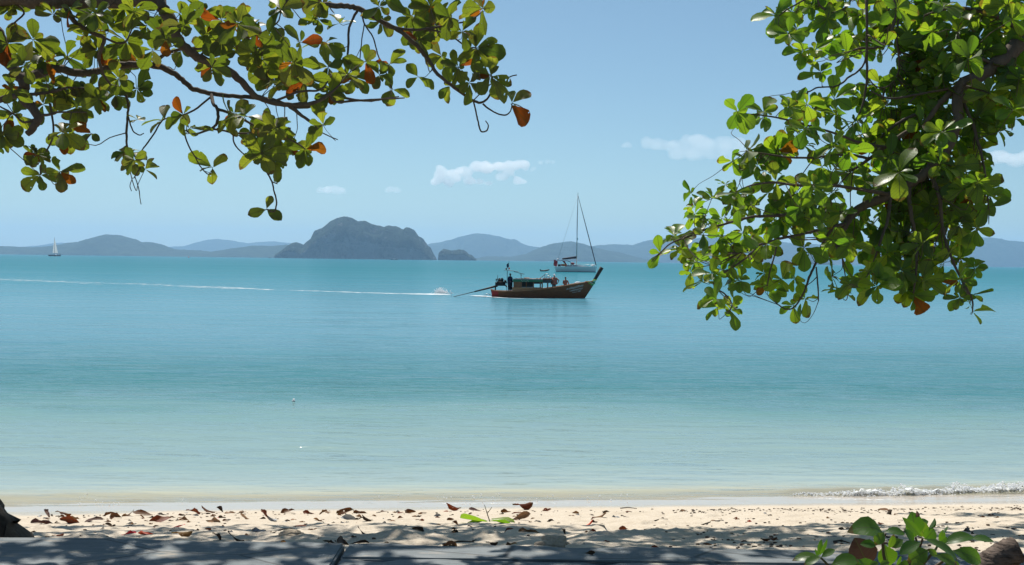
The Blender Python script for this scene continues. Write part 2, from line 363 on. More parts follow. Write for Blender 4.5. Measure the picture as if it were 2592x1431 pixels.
# hills and islands: height fields behind their skylines
def jungle(nm, g1, g2, rock=None, scale=0.03):
    k = N(nm); c = k.coord(); a = k.noise(c, scale, 6, 0.65); b = k.noise(c, scale * 0.22, 5)
    col = k.ramp(a, [(0.35, g1), (0.65, g2)])
    if rock:
        ge = k.n('NewGeometry'); sp = k.n('SeparateXYZ'); k.t.links.new(ge.outputs['True Normal'], sp.inputs[0])
        st = k.math('SUBTRACT', b, k.math('MULTIPLY', sp.outputs[2], 0.45))
        col = k.mix(k.ramp(st, [(0.28, 0.0), (0.42, 1.0)]), col, rock)
    return k.done(k.bsdf(col, 0.9, 0.1, k.bump(a, 1.0, 14.0)))
def hill(name, sil, D, depth, mat, label, rugged, steep=0.6, step=6.0, kind='structure', cat='hill'):
    xs_ = np.array([(W0(px, D)) for px, _ in sil]); zs_ = np.array([max((hz(px) + 0.8 - py) / F * D, -3) for px, py in sil])
    x = np.arange(xs_[0], xs_[-1], step); H = np.interp(x, xs_, zs_)
    n = max(24, int(depth / (step * 1.2))); s = np.linspace(0, 1, n)
    prof = np.where(s < 0.45, np.sin(np.clip(s / 0.45, 0, 1) * math.pi / 2) ** steep, np.cos((s - 0.45) / 0.55 * math.pi / 2) ** 0.8)
    X, S = np.meshgrid(x, s); Yy = D + (S - 0.45) * depth
    L = max(xs_[-1] - xs_[0], 1) / 9
    wob = 1 + 0.55 * fbm(X / L, S * 3.0, 7 + len(sil), 3) * (1 - np.exp(-((S - 0.45) / 0.12) ** 2))
    Z = H[None, :] * prof[:, None] * np.clip(wob, 0.3, 1.0)
    Z = Z + rugged * (fbm(X / (rugged * 5), Yy / (rugged * 5), 3, 3) + 0.45) * smooth(0, rugged * 1.5, H)[None, :] * np.minimum(prof, 1)[:, None]
    Z = np.where((S == 0) | (S == 1), -4, Z); Z[:, 0] = -4; Z[:, -1] = -4
    Yy = Yy - (rugged * 3 * fbm(X / (rugged * 9), S * 4, 41, 3)) * (S < 0.5)
    o = obj(name, grid_mesh(name, X, Yy, Z, mat)); tag(o, label, cat, kind=kind); return o
def W0(px, D): return P(px, 700, D).x
ISL = [(100,585),(105,545),(150,500),(190,455),(230,410),(280,395),(330,410),(370,430),(400,405),(430,380),(470,350),(490,310),(520,262),(580,240),(640,200),(700,155),(770,112),(810,97),(860,92),(900,95),(940,105),(1020,145),(1120,158),(1220,185),(1330,215),(1345,218),(1360,209),(1400,206),(1480,215),(1550,245),(1580,245),(1610,220),(1650,222),(1690,245),(1710,265),(1760,330),(1820,370),(1860,430),(1865,450),(1900,470),(1915,505),(1930,540),(1960,600)]
ISL = [(690 + x * .20963, 530 + y * .20963) for x, y in ISL]
IST = [(2003,603),(2010,520),(2060,482),(2120,495),(2180,499),(2230,490),(2300,495),(2340,515),(2370,545),(2400,550),(2440,590),(2464,606)]
IST = [(690 + x * .20963, 530 + y * .20963) for x, y in IST]
JK = jungle('karst_forest', (0.003, 0.010, 0.008), (0.026, 0.050, 0.030), (0.12, 0.12, 0.115), 0.07)
JF = jungle('hill_forest', (0.008, 0.024, 0.016), (0.028, 0.050, 0.030), None, 0.012)
hill('island', ISL, 6000, 420, JK, 'steep dark green karst island rising alone behind the sailing boats', 9.0, 0.30, 3.5, cat='island')
hill('island', IST, 5900, 180, JK, 'small low dark rock islet just right of the big steep island', 5.0, 0.25, 3.0, cat='island')
hill('hills', [(-900,640),(-600,632),(-300,640),(-200,640),(0,625),(85,628),(150,625),(195,615),(215,617),(250,603),(275,596),(300,597),(330,605),(350,615),(385,615),(420,630),(455,635),(490,634),(530,642),(570,634),(640,624),(690,625),(730,622),(760,640),(800,656)], 9200, 1600, JF, 'blue grey wooded hill range behind the distant white sailing boat', 9, 0.8, 14)
hill('hills', [(-700,630),(-200,620),(60,634),(100,625),(150,616),(180,622),(260,640),(380,640),(420,627),(470,625),(500,615),(540,607),(570,608),(625,618),(690,613),(730,617),(780,630),(900,660)], 17500, 3000, JF, 'faint pale blue hills farthest away behind the left hill range', 14, 0.8, 24)
hill('hills', [(1020,650),(1060,630),(1090,618),(1120,614),(1160,602),(1205,593),(1240,596),(1270,602),(1290,608),(1300,607),(1320,618),(1340,625),(1365,628),(1385,640),(1460,664)], 14500, 2400, JF, 'pale blue hill between the small islet and the moored yacht', 12, 0.8, 18)
hill('hills', [(1190,664),(1230,651),(1290,652),(1330,645),(1360,630),(1400,618),(1445,613),(1475,618),(1505,628),(1560,640),(1600,650),(1660,668)], 9800, 1500, JF, 'grey blue hill directly behind the mast of the moored yacht', 9, 0.8, 13)
hill('hills', [(1400,668),(1480,632),(1500,625),(1540,620),(1600,622),(1640,610),(1670,603),(1720,610),(1800,600),(1870,597),(1920,605),(2000,618),(2100,622),(2200,615),(2300,622),(2430,610),(2470,602),(2500,603),(2540,610),(2592,615),(2700,600),(2900,612),(3200,600),(3500,640)], 13000, 2200, JF, 'long blue hill range partly hidden behind the leafy right tree', 11, 0.8, 18)
hill('island', [(2004,668),(2011,660),(2030,648),(2053,641),(2075,650),(2090,662),(2104,670)], 8000, 300, JF, 'low dark headland islet glimpsed under the right tree', 6, 0.5, 6, cat='island')

# haze: one closed box of even, thin air round everything
hb = MB(); hb.box(-18500, 18500, -80, 24500, -6, 620); hzm = N('haze_air'); pv = hzm.n('VolumePrincipled')
pv.inputs['Color'].default_value = (0.42, 0.67, 0.95, 1); pv.inputs['Density'].default_value = 5.8e-5; pv.inputs['Anisotropy'].default_value = 0.2
hzm.t.links.new(pv.outputs[0], hzm.out.inputs['Volume'])
hz_o = hb.make('haze', hzm.m); tag(hz_o, 'thin pale sea haze over the whole bay', 'haze', kind='stuff')

# clouds: closed puffy bodies of even density far beyond the haze
def cloud_mat(nm, dens):
    k = N(nm); pv = k.n('VolumePrincipled'); pv.inputs['Color'].default_value = (1, 1, 1, 1); pv.inputs['Density'].default_value = dens; pv.inputs['Anisotropy'].default_value = 0.35
    k.t.links.new(pv.outputs[0], k.out.inputs['Volume']); return k.m
def ico(bm, c, r, sz=1.0, sub=2):
    m = Matrix.Translation(c) @ Matrix.Diagonal((r, r, r * sz, 1)); bmesh.ops.create_icosphere(bm, subdivisions=sub, radius=1, matrix=m)
TEX = bpy.data.textures.new('cloud_lumps', 'CLOUDS'); TEX.noise_scale = 90; TEX.noise_depth = 3
def cloud(puffs, D, dens, label, seed, lump=24, vox=24, flat=0.8):
    rr = random.Random(seed); bm = bmesh.new(); o0 = P(puffs[0][0], puffs[0][1], D)
    for px, py, rp in puffs:
        r = rp / F * D
        for q in range(6):
            c = P(px + rr.gauss(0, rp * .35), py + rr.gauss(0, rp * .22), D + rr.gauss(0, r * .5)) - o0
            ico(bm, c, r * rr.uniform(.65, 1.05), flat)
    me = bpy.data.meshes.new('cloud'); bm.to_mesh(me); bm.free(); me.materials.append(cloud_mat('cloud_vapour', dens))
    o = obj('cloud', me, loc=o0); tag(o, label, 'cloud')
    m = o.modifiers.new('remesh', 'REMESH'); m.mode = 'VOXEL'; m.voxel_size = vox
    m = o.modifiers.new('lumps', 'DISPLACE'); m.texture = TEX; m.strength = lump; m.mid_level = 0.5
    return o
cz = lambda L: [(1060 + x * .13975, 380 + y * .13975, r * .13975) for x, y, r in L]
cloud(cz([(400,340,80),(330,560,90),(440,480,110),(650,420,120),(680,540,90),(860,400,100),(1050,290,120),(1180,280,100),(1250,360,120),(1480,280,110),(1600,300,120),(1760,270,100),(1890,260,100),(1920,330,60),(1100,590,70),(900,560,90),(1300,610,60),(1500,480,90),(1780,550,80),(1880,580,60),(1960,580,35),(560,590,90),(1650,390,90)]), 15000, 0.007, 'bright puffy white cloud above the sea between the two trees', 3)
cz2 = lambda L: [(1540 + x * .17857, 310 + y * .17857, r * .17857) for x, y, r in L]
cloud(cz2([(560,310,90),(700,340,110),(880,340,110),(960,420,120),(1080,300,120),(1250,270,130),(1200,450,120),(1400,350,130),(1500,460,110),(1580,260,110),(1700,300,120),(1650,420,120),(1850,330,110),(1900,420,110),(2050,350,100),(2200,330,90),(240,320,60),(300,340,40),(520,230,50)]), 15000, 0.0016, 'broad soft grey white cloud reaching behind the right tree', 4, 36, 26, 0.7)
cloud([(815,482,10),(830,478,12),(845,480,13),(860,484,11),(872,488,7)], 15000, 0.004, 'small white cloud above the hills near the hanging leaf sprig', 5, 20, 14)
cloud([(985,480,9),(997,479,10),(1008,482,8)], 15000, 0.0035, 'tiny white cloud above the top of the steep island', 6, 16, 12)
cloud([(2480,405,20),(2520,400,26),(2560,402,28),(2600,402,30),(2640,405,30)], 15000, 0.003, 'pale flat cloud at the edge beyond the right tree', 8, 50, 26, 0.6)
cloud([(1370,412,7),(1385,408,7),(1400,409,6),(1350,428,6),(1345,432,5)], 15000, 0.0022, 'faint wisp of cloud just right of the bright puffy cloud', 9, 14, 10)

# ------------------------------------------------------------------ low grey wall in front
k = N('weathered_wall'); c = k.coord((0.5, 6, 6)); a = k.noise(c, 9, 8, 0.7); b = k.noise(k.coord(), 2.5, 5); s1 = k.noise(k.coord(), 90, 2)
col = k.mix(k.ramp(b, [(0.35, 0.0), (0.7, 1.0)]), k.ramp(a, [(0.25, (0.085, 0.105, 0.11)), (0.7, (0.20, 0.22, 0.23))]), k.ramp(a, [(0.25, (0.13, 0.15, 0.155)), (0.7, (0.27, 0.285, 0.29))]))
col = k.mix(k.ramp(s1, [(0.62, 0.0), (0.72, 0.5)]), col, (0.10, 0.11, 0.11))
sdn = k.noise(k.coord((1.2, 3.5, 1)), 3.0, 6, .65); sdf = k.ramp(sdn, [(0.56, 0.0), (0.66, 0.7)])
crk = k.n('TexVoronoi', feature='DISTANCE_TO_EDGE'); k.t.links.new(k.coord((.7, 1.6, 1)), crk.inputs['Vector']); crk.inputs['Scale'].default_value = 1.1
crm = k.ramp(crk.outputs[0], [(0.006, 1.0), (0.016, 0.0)])
col = k.mix(sdf, col, (0.42, 0.36, 0.28)); col = k.mix(k.math('MULTIPLY', crm, 0.7), col, (0.06, 0.06, 0.06))
MAT['wall'] = k.done(k.bsdf(col, 0.8, 0.3, k.bump(k.math('ADD', a, k.math('MULTIPLY', s1, 0.4)), 0.45, 0.012)))
sw = empty('low_wall', (0, 6.5, 1.0), 'low weathered grey wall running along the top of the beach', 'wall')
def slab(x0, x1, y0, y1, z0, z1, seed):
    rr = random.Random(seed); bm = bmesh.new(); bmesh.ops.create_cube(bm, size=1)
    for v in bm.verts: v.co = Vector((x0 + (v.co.x + .5) * (x1 - x0), y0 + (v.co.y + .5) * (y1 - y0), z0 + (v.co.z + .5) * (z1 - z0)))
    ex = [e for e in bm.edges if abs((e.verts[0].co - e.verts[1].co).x) > 0.5]
    bmesh.ops.subdivide_edges(bm, edges=ex, cuts=60)
    bmesh.ops.bevel(bm, geom=[e for e in bm.edges if abs((e.verts[0].co - e.verts[1].co).x) < 0.5 * (x1-x0) and max(e.verts[0].co.z, e.verts[1].co.z) > z1 - .001 and len(e.link_faces) == 2 and e.calc_face_angle(0) > 1], offset=0.014, segments=2, affect='EDGES')
    for v in bm.verts:
        n = float(fbm(np.array([v.co.x * 2.3 + seed]), np.array([v.co.y * 3.0]), seed, 4)[0])
        ch = max(0.0, float(vnoise(np.array([v.co.x * 5.0]), np.array([seed * 3.3]), seed + 3)[0]) - .22); v.co.z += (0.010 * n - .05 * ch) * (v.co.z > z1 - .03) * (v.co.y > y1 - .05) + .006 * n * (v.co.z > z1 - .03); v.co.y += (0.02 * n - .06 * ch) * (v.co.y > y1 - .03)
    me = bpy.data.meshes.new('slab'); bm.to_mesh(me); bm.free(); me.materials.append(MAT['wall'])
    for v in me.vertices: v.co -= Vector((0, 6.5, 1.0))
    return obj('slab', me, sw)
jx = P(874, 1390, 7.2).x
slab(-9.0, jx - 0.010, 6.30, 7.215, 1.05, 1.532, 1)
slab(jx + 0.010, 2.30, 6.875, 7.205, 1.05, 1.518, 2)
slab(jx + 0.010, 2.30, 6.30, 6.866, 1.05, 1.512, 3)
slab(2.314, 10.0, 6.30, 7.205, 1.05, 1.515, 4)

# ------------------------------------------------------------------ leaves
def leaf_shape(seed, kind='fresh'):
    rr = random.Random(seed); NS = 7
    ts = [-0.10, 0.0, 0.17, 0.40, 0.62, 0.82, 0.95, 1.0]
    w0 = [0.013, 0.028, 0.11, 0.225, 0.305, 0.275, 0.15, 0.03]
    wm = rr.uniform(0.88, 1.12); fold = rr.uniform(0.10, 0.45); droop = rr.uniform(-0.05, 0.40); twist = rr.uniform(-0.3, 0.3); side = rr.uniform(-0.12, 0.12)
    bites = {}
    if rr.random() < 0.35:
        bites[(rr.randint(3, 6), rr.choice((0, 1)))] = rr.uniform(0.35, 0.75)
        if rr.random() < 0.4: bites[(rr.randint(3, 6), rr.choice((0, 1)))] = rr.uniform(0.4, 0.8)
    if kind == 'dry':
      for q in range(rr.randint(1, 4)): bites[(rr.randint(2, 6), rr.choice((0, 1)))] = rr.uniform(0.3, 0.9)
    if kind == 'dry': fold = rr.uniform(0.2, 0.9); droop = rr.uniform(-0.5, 0.7); twist = rr.uniform(-0.9, 0.9)
    v = []; uv = []; f = []
    for i, t in enumerate(ts):
        bz = -droop * max(t, 0) ** 2; ang = twist * max(t, 0)
        for j, cc in enumerate((-1, -.5, 0, .5, 1)):
            w = w0[i] * wm * (1 + rr.uniform(-.06, .06))
            sd = 0 if cc < 0 else 1
            if abs(cc) == 1 and (i, sd) in bites: w *= bites[(i, sd)]
            y = cc * w; z = abs(cc) ** 1.5 * w * fold
            if kind == 'dry': z += 0.07 * math.sin(7 * t + seed + 3 * cc) * abs(cc); y *= 1 - 0.35 * fold * abs(cc) * max(t, 0)
            elif abs(cc) == 1: z += 0.02 * math.sin(9 * t + seed)
            y2 = y * math.cos(ang) - z * math.sin(ang); z2 = y * math.sin(ang) + z * math.cos(ang)
            v.append((t * (1 - 0.12 * abs(droop) * t), y2 + side * t * t, z2 + bz)); uv.append((max(t, 0), 0.5 + cc * 0.5 * (w0[i] / 0.305)))
    for i in range(len(ts) - 1):
        for j in range(4):
            if i == 0 and j in (0, 3): continue
            f.append((i*5+j, (i+1)*5+j, (i+1)*5+j+1, i*5+j+1))
    return v, f, uv
FRESH = [leaf_shape(100 + i) for i in range(14)]
DRY = [leaf_shape(300 + i, 'dry') for i in range(12)]
_lm = {}
def leaf_mesh(kind, i, mat):
    key = (kind, i, mat)
    if key not in _lm:
        v, f, uv = (FRESH if kind == 'fresh' else DRY)[i]
        _lm[key] = mesh('leaf', v, f, MAT[mat], uv=uv)
    return _lm[key]
def basis(d, n):
    d = d.normalized(); n = (n - d * n.dot(d)); 
    if n.length < 1e-4: n = d.orthogonal()
    n.normalize(); return Matrix((d, n.cross(d), n)).transposed()
class Leaves:                                 # many leaves joined into one mesh
    def __init__(s): s.v = []; s.f = []; s.uv = []; s.n = 0
    def add(s, i, M4):
        v, f, uv = FRESH[i]; a = np.array(v) @ np.array(M4.to_3x3()).T + np.array(M4.translation)
        s.v.append(a); s.f += [tuple(q + s.n for q in t) for t in f]; s.uv.append(np.array(uv)); s.n += len(v)
    def make(s, name, mat, parent, org):
        v = np.concatenate(s.v) - np.array(org)
        return obj(name, mesh(name, v, s.f, MAT[mat], uv=np.concatenate(s.uv)), parent)

# ------------------------------------------------------------------ trees
def build_tree(name, label, base, trunk, branches, clusters, canopy, mat, seed, red_share, toward, nparts=300, grow=1.08, extra=0.5):
    rr = random.Random(seed); base = Vector(base)
    root = empty(name, base, label, 'tree')
    nodes = []
    def limb(nm, pts, w, mt='bark', px=True, n=9, sub=5, rough=0.07, world=False):
        p3 = [Vector(p) if world else P(*p) for p in pts]
        if not hasattr(w, '__len__'): w = [w] * len(p3)
        rad = [x if world else x * 0.5 / F * pts[i][2] for i, x in enumerate(w)]
        cp, cr = catmull(p3, rad, sub)
        cp = [p + Vector((rr.uniform(-1, 1), rr.uniform(-1, 1), rr.uniform(-1, 1))) * r * 0.22 for p, r in zip(cp, cr)]
        v, f = tube(cp, cr, n, True, rough, rr)
        o = obj(nm, mesh(nm, [p - base for p in v], f, MAT[mt]), root)
        for i in range(len(cp)): nodes.append((cp[i], (cp[min(i+1, len(cp)-1)] - cp[max(i-1, 0)]).normalized(), cr[i]))
        return o
    limb('trunk', trunk[0], trunk[1], 'bark_dark', n=16, sub=6)
    for pts, w in branches: limb('branch', pts, w)
    ntr = len(nodes)
    proj = []
    for p, t, r in nodes:
        q = p - CAMP; d = q.dot(fwd); proj.append((CX + q.dot(RT) / d * F, CY - q.dot(UP) / d * F, d))
    pj = np.array(proj)
    tw = MB(); leaves = []; P0 = np.array([n_[0] for n_ in nodes[:ntr]])
    def rosette(c, L, axis, nl, big, flags=''):
        axis = axis.normalized(); e1 = axis.orthogonal().normalized(); e2 = axis.cross(e1); ph = rr.uniform(0, 6.28)
        for i in range(nl):
            a = ph + i * 2.39996 + rr.gauss(0, .15); th = R(rr.uniform(48, 98)) if i > 1 else R(rr.uniform(28, 55))
            d = axis * math.cos(th) + (e1 * math.cos(a) + e2 * math.sin(a)) * math.sin(th)
            d.z -= rr.uniform(0.0, 0.35); d.normalize()
            nrm = axis * 1.0 + Vector((rr.gauss(0, .25), rr.gauss(0, .25), rr.gauss(0, .25) + 0.15))
            l = L * rr.uniform(.62, 1.16) * (0.6 if i < 2 and nl > 5 else 1)
            Mx = (basis(d, nrm) * l).to_4x4(); Mx.translation = c + d * l * 0.10
            leaves.append((Mx, l, big, rr.random() < red_share))
    def twig(c, L, hi=False):
        dd = ((P0 - np.array(c)) ** 2).sum(1) + (np.where(pj[:, 1] > -60, 1e6, 0) if hi else 0); i = int(dd.argmin())
        p, t, r = nodes[i]; ln = (Vector(c) - p).length
        if ln < 0.01: return t
        d1 = (Vector(c) - p).normalized()
        m = p.lerp(Vector(c), .5) + (t * .25 + Vector((rr.uniform(-.3, .3), rr.uniform(-.3, .3), rr.uniform(-.45, .1)))) * ln * .5
        pts = [p, p.lerp(m, .55) + Vector((rr.gauss(0, .02), rr.gauss(0, .02), rr.gauss(0, .02))) * ln, m, m.lerp(Vector(c), .55) + Vector((rr.gauss(0, .02), rr.gauss(0, .02), rr.gauss(0, .03))) * ln, Vector(c)]
        ra = min(r * .7, 0.0028 + 0.004 * ln)
        cp, cr = catmull(pts, [ra, ra * .8, ra * .7, ra * .6, max(ra * .5, .0022)], 3)
        tw.tube([q - base for q in cp], cr, 5)
        return (Vector(c) - m).normalized()
    more = []
    for cl in clusters:
        if len(cl) > 3 and 'f' in cl[3]: continue
        n_ = int(extra) + (rr.random() < extra % 1)
        for _ in range(n_): more.append((cl[0] + rr.gauss(0, 24), cl[1] + rr.gauss(0, 18), cl[2] * rr.uniform(.7, 1.0), 'b'))
    for cl in clusters + more:
        px, py, Lp = cl[:3]; fl = cl[3] if len(cl) > 3 else ''
        i = int(((pj[:, 0] - px) ** 2 + (pj[:, 1] - py) ** 2).argmin())
        d = pj[i, 2] + (rr.gauss(0, .28) if 'b' not in fl else rr.uniform(0, .7)); c = P(px, py, d); L = Lp * grow / F * d
        td = twig(c, L)
        view = (c - CAMP).normalized()
        if 't' in fl: ax = -view * 0.9 + Vector((rr.gauss(0, .25), 0, 0.55))
        elif rr.random() < toward: ax = -view * rr.uniform(.3, .8) + Vector((rr.gauss(0, .5), 0, rr.uniform(.2, .9)))
        elif 'f' in fl: ax = view * .9 + Vector((rr.gauss(0, .2), 0, rr.uniform(-.1, .3)))
        else: ax = view * rr.uniform(.5, 1.1) + Vector((rr.gauss(0, .45), 0, rr.uniform(-.25, .7)))
        ax = ax.normalized() + td * 0.35
        rosette(c, L, ax, rr.randint(6, 9) if 'f' not in fl else rr.randint(3, 5), Lp)
    nv = len(leaves)
    for (x, y, z, L) in canopy:
        c = Vector((x, y, z)); twig(c, L, True); rosette(c, L, Vector((rr.gauss(0, .35), rr.gauss(0, .35), 1)), rr.randint(5, 8), 0)
    # nearest and largest visible leaves are parts, the rest one mass of foliage
    vis = list(range(nv)); rr.shuffle(vis); vis.sort(key=lambda i: -leaves[i][2]); parts = set(vis[:nparts])
    lv = Leaves(); lred = Leaves()
    for i, (Mx, l, big, red) in enumerate(leaves):
        k_ = rr.randrange(len(FRESH))
        if i in parts:
            o = obj('leaf', leaf_mesh('fresh', k_, 'leaf_red' if red else mat), root)
            Mr = Mx.copy(); Mr.translation = Mx.translation - base; o.matrix_basis = Mr
        else: (lred if red else lv).add(k_, Mx)
    o = tw.make('twigs', MAT['bark'], root, True); o['kind'] = 'stuff'
    if lv.n: lv.make('foliage', mat, root, base)['kind'] = 'stuff'
    if lred.n: lred.make('red_foliage', 'leaf_red', root, base)['kind'] = 'stuff'
    return root, len(leaves)

# left tree: trunk at the lower left corner, limbs coming back in across the top
LT_trunk = ([(-60, 1470, 7.8), (-45, 1400, 7.8), (-78, 1330, 7.8), (-130, 1230, 7.8), (-190, 1080, 7.75), (-270, 800, 7.7), (-300, 450, 7.7), (-285, 150, 7.7), (-230, -60, 7.6), (-130, -300, 7.6), (-60, -620, 7.7)],
            [270, 230, 165, 140, 130, 122, 116, 110, 95, 75, 40])
LT_br = [
 ([(-235,-40,7.6),(-90,-28,7.4),(60,-4,7.3),(180,2,7.2),(300,2,7.1),(385,-2,7.0),(420,30,7.0),(440,70,7.0),(457,108,7.0),(500,146,7.05),(560,168,7.1),(610,206,7.15),(650,244,7.2),(690,260,7.25),(740,266,7.3),(790,262,7.35),(828,243,7.4),(860,215,7.45)], [70,58,46,42,40,36,30,27,25,23,21,18,16,14,12,10,8,5]),
 ([(-270,10,7.7),(-120,40,7.6),(-20,72,7.5),(4,110,7.5),(18,150,7.5),(45,190,7.5),(62,215,7.5),(58,242,7.5),(78,270,7.45),(96,298,7.4),(88,318,7.4),(70,340,7.4)], [60,50,36,30,28,27,27,27,24,21,20,15]),
 ([(55,198,7.5),(100,185,7.6),(140,174,7.7),(190,184,7.8),(235,184,7.9),(290,166,8.0),(340,165,8.0),(390,166,8.0),(430,180,8.0),(462,202,8.0),(490,226,8.0),(540,238,8.0),(590,244,8.0),(640,246,8.0),(690,254,8.0),(740,270,8.0),(790,268,8.0),(840,242,8.05),(890,252,8.1),(940,256,8.1),(985,248,8.1),(1010,245,8.1)], [24,23,21,20,19,18,17,17,15,14,13,12,11,11,10,10,9,8,6,5,4,3]),
 ([(-280,300,7.7),(-150,290,7.7),(-40,262,7.65),(20,248,7.6),(60,242,7.5)], [34,24,18,15,13]),
 ([(160,4,7.2),(190,55,7.2),(238,86,7.25),(262,95,7.25),(256,128,7.25),(250,150,7.3),(262,188,7.35),(280,215,7.4)], [16,13,11,11,9,8,7,5]),
 ([(390,164,8.0),(414,140,7.95),(462,124,7.9),(520,122,7.85),(570,118,7.8),(630,124,7.8),(672,112,7.8)], [11,9,8,8,7,6,5]),
 ([(-210,-150,7.6),(60,-150,7.5),(330,-130,7.6),(540,-70,7.8),(690,-4,8.0),(770,10,8.1),(832,14,8.2),(880,16,8.2),(912,24,8.25),(950,46,8.3),(985,65,8.3),(1020,85,8.3),(1056,118,8.35),(1085,152,8.4),(1108,188,8.4),(1150,222,8.45),(1200,256,8.5),(1224,258,8.5),(1242,236,8.5),(1247,200,8.5),(1242,190,8.5)], [60,48,38,26,20,17,15,14,14,13,12,11,11,10,9,8,7,6,5,4,3]),
 ([(992,68,8.3),(1040,76,8.3),(1090,72,8.3),(1140,62,8.3),(1190,52,8.3),(1222,28,8.3)], [8,7,6,5,4,3]),
 ([(1080,74,8.3),(1130,86,8.3),(1158,102,8.3),(1182,120,8.3),(1205,120,8.3)], [5,5,4,4,3]),
 ([(1198,254,8.5),(1206,290,8.5),(1212,316,8.5),(1218,333,8.5),(1232,331,8.5),(1236,318,8.5),(1229,306,8.5)], [4,4,4,4,4,3,2.5]),
 ([(1222,264,8.5),(1250,284,8.5),(1278,292,8.5),(1292,282,8.5),(1296,262,8.5)], [5,4,4,3,3]),
 ([(1195,258,8.45),(1240,215,8.4),(1290,195,8.4),(1308,190,8.4)], [3,3,3,3]),
 ([(906,24,8.25),(884,70,8.2),(882,118,8.15),(876,170,8.1),(862,205,8.05),(838,230,8.0),(800,256,8.0)], [7,6,6,5,5,5,5]),
 ([(916,34,8.25),(922,60,8.25),(944,94,8.25),(954,130,8.25),(962,154,8.2),(974,176,8.2),(986,208,8.2),(993,226,8.2)], [5,4,3.5,3.5,3.5,3,3,3]),
 ([(922,62,8.25),(916,100,8.25),(911,150,8.2)], [3,3,3]),
 ([(732,268,7.3),(760,290,7.3),(790,310,7.3),(815,317,7.3)], [11,9,7,5]),
 ([(792,312,7.3),(815,336,7.3),(855,354,7.3)], [4,3,2.5]),
 ([(834,242,7.45),(850,258,7.5),(900,255,7.5),(950,252,7.5),(1000,250,7.5),(1024,248,7.5)], [6,6,6,5,4,3]),
 ([(535,238,8.0),(539,262,7.9),(550,276,7.85),(552,300,7.8),(546,316,7.8),(530,328,7.8),(490,340,7.8),(470,330,7.8)], [10,9,8,8,7,6,5,4]),
 ([(550,276,7.85),(595,292,7.8),(646,319,7.75),(695,331,7.7),(716,342,7.7),(760,368,7.7),(772,378,7.7)], [8,7,6,5,5,4,3]),
 ([(530,326,7.8),(560,330,7.8),(598,338,7.8),(640,336,7.75),(690,331,7.7)], [6,5,5,4,4]),
 ([(538,242,8.0),(490,280,7.95),(440,298,7.9),(412,304,7.9),(390,338,7.85),(372,364,7.8),(355,386,7.8)], [5,5,4.5,4,4,4,3]),
 ([(467,330,7.8),(472,356,7.8),(493,396,7.8),(510,405,7.8)], [4,4,3.5,3]),
 ([(493,396,7.8),(506,420,7.8),(524,440,7.8),(534,440,7.8)], [3.5,3,3,3]),
 ([(590,338,7.8),(594,365,7.8),(620,392,7.8),(660,402,7.8)], [4,4,3,3]),
 ([(667,332,7.7),(666,366,7.7),(662,400,7.7),(672,428,7.7),(688,460,7.7),(694,486,7.7),(700,512,7.7),(694,536,7.7),(676,530,7.7)], [4.5,4.5,4.5,4.5,4,4,4,4,3.5]),
 ([(688,460,7.7),(702,466,7.7)], [3,2.5]),
 ([(318,240,7.9),(325,268,7.9),(322,300,7.9),(320,345,7.9),(323,375,7.9),(345,400,7.9),(356,428,7.9)], [7,6,6,6,5,4,3]),
 ([(325,296,7.9),(336,330,7.9),(352,342,7.9),(364,338,7.9)], [4,3.5,3,2.5]),
 ([(342,448,7.9),(352,482,7.9),(354,500,7.9),(357,518,7.9)], [2.5,2.5,2,2]),
 ([(336,450,7.9),(329,470,7.9),(333,484,7.9)], [2,2,2]),
 ([(355,425,7.9),(346,440,7.9),(338,452,7.9)], [3,3,2.5]),
 ([(126,262,7.5),(133,302,7.5),(134,345,7.5),(120,380,7.5),(106,406,7.5),(102,444,7.5)], [7,5,5,4.5,4,3]),
 ([(134,340,7.5),(175,358,7.5),(210,358,7.5),(230,340,7.5)], [4,4,3.5,3]),
 ([(0,-10,7.4),(40,10,7.4),(60,35,7.4),(20,70,7.4)], [8,6,5,4]),
 ([(95,300,7.4),(60,310,7.4),(36,290,7.4),(0,270,7.4)], [7,6,5,4]),
 ([(70,240,7.5),(110,236,7.5),(150,228,7.5),(172,222,7.5),(222,224,7.5)], [9,8,7,6,4]),
 ([(96,296,7.4),(125,290,7.4),(155,284,7.4),(220,285,7.4)], [9,7,5,3]),
 ([(262,96,7.25),(300,110,7.3),(320,104,7.3),(338,60,7.3),(340,30,7.3)], [6,5,4,4,3]),
 ([(500,146,7.05),(560,100,7.1),(640,92,7.1),(700,60,7.1),(711,24,7.1)], [6,5,4,4,3]),
 ([(690,258,7.25),(760,232,7.3),(810,228,7.35),(840,190,7.4)], [7,6,5,3]),
 # crown above the frame
 ([(-110,-560,8.6),(-500,-460,10.5),(-500,-330,13.0),(-100,-260,15.0)], [40,32,22,10]),
 ([(-150,-280,7.6),(100,-480,9.0),(500,-500,10.4),(1000,-490,11.0),(1500,-480,11.6)], [60,46,36,24,10]),
 ([(-120,-330,7.6),(-100,-460,9.4),(150,-430,11.4),(600,-360,12.8),(1300,-330,13.4)], [52,40,30,20,10]),
 ([(-110,-380,7.6),(200,-440,7.9),(600,-450,8.3),(900,-520,9.4),(1200,-560,10.4)], [46,36,28,20,10]),
 ([(-200,-120,7.6),(-700,-200,8.4),(-900,-260,9.8),(-800,-250,11.4)], [46,36,26,14]),
]
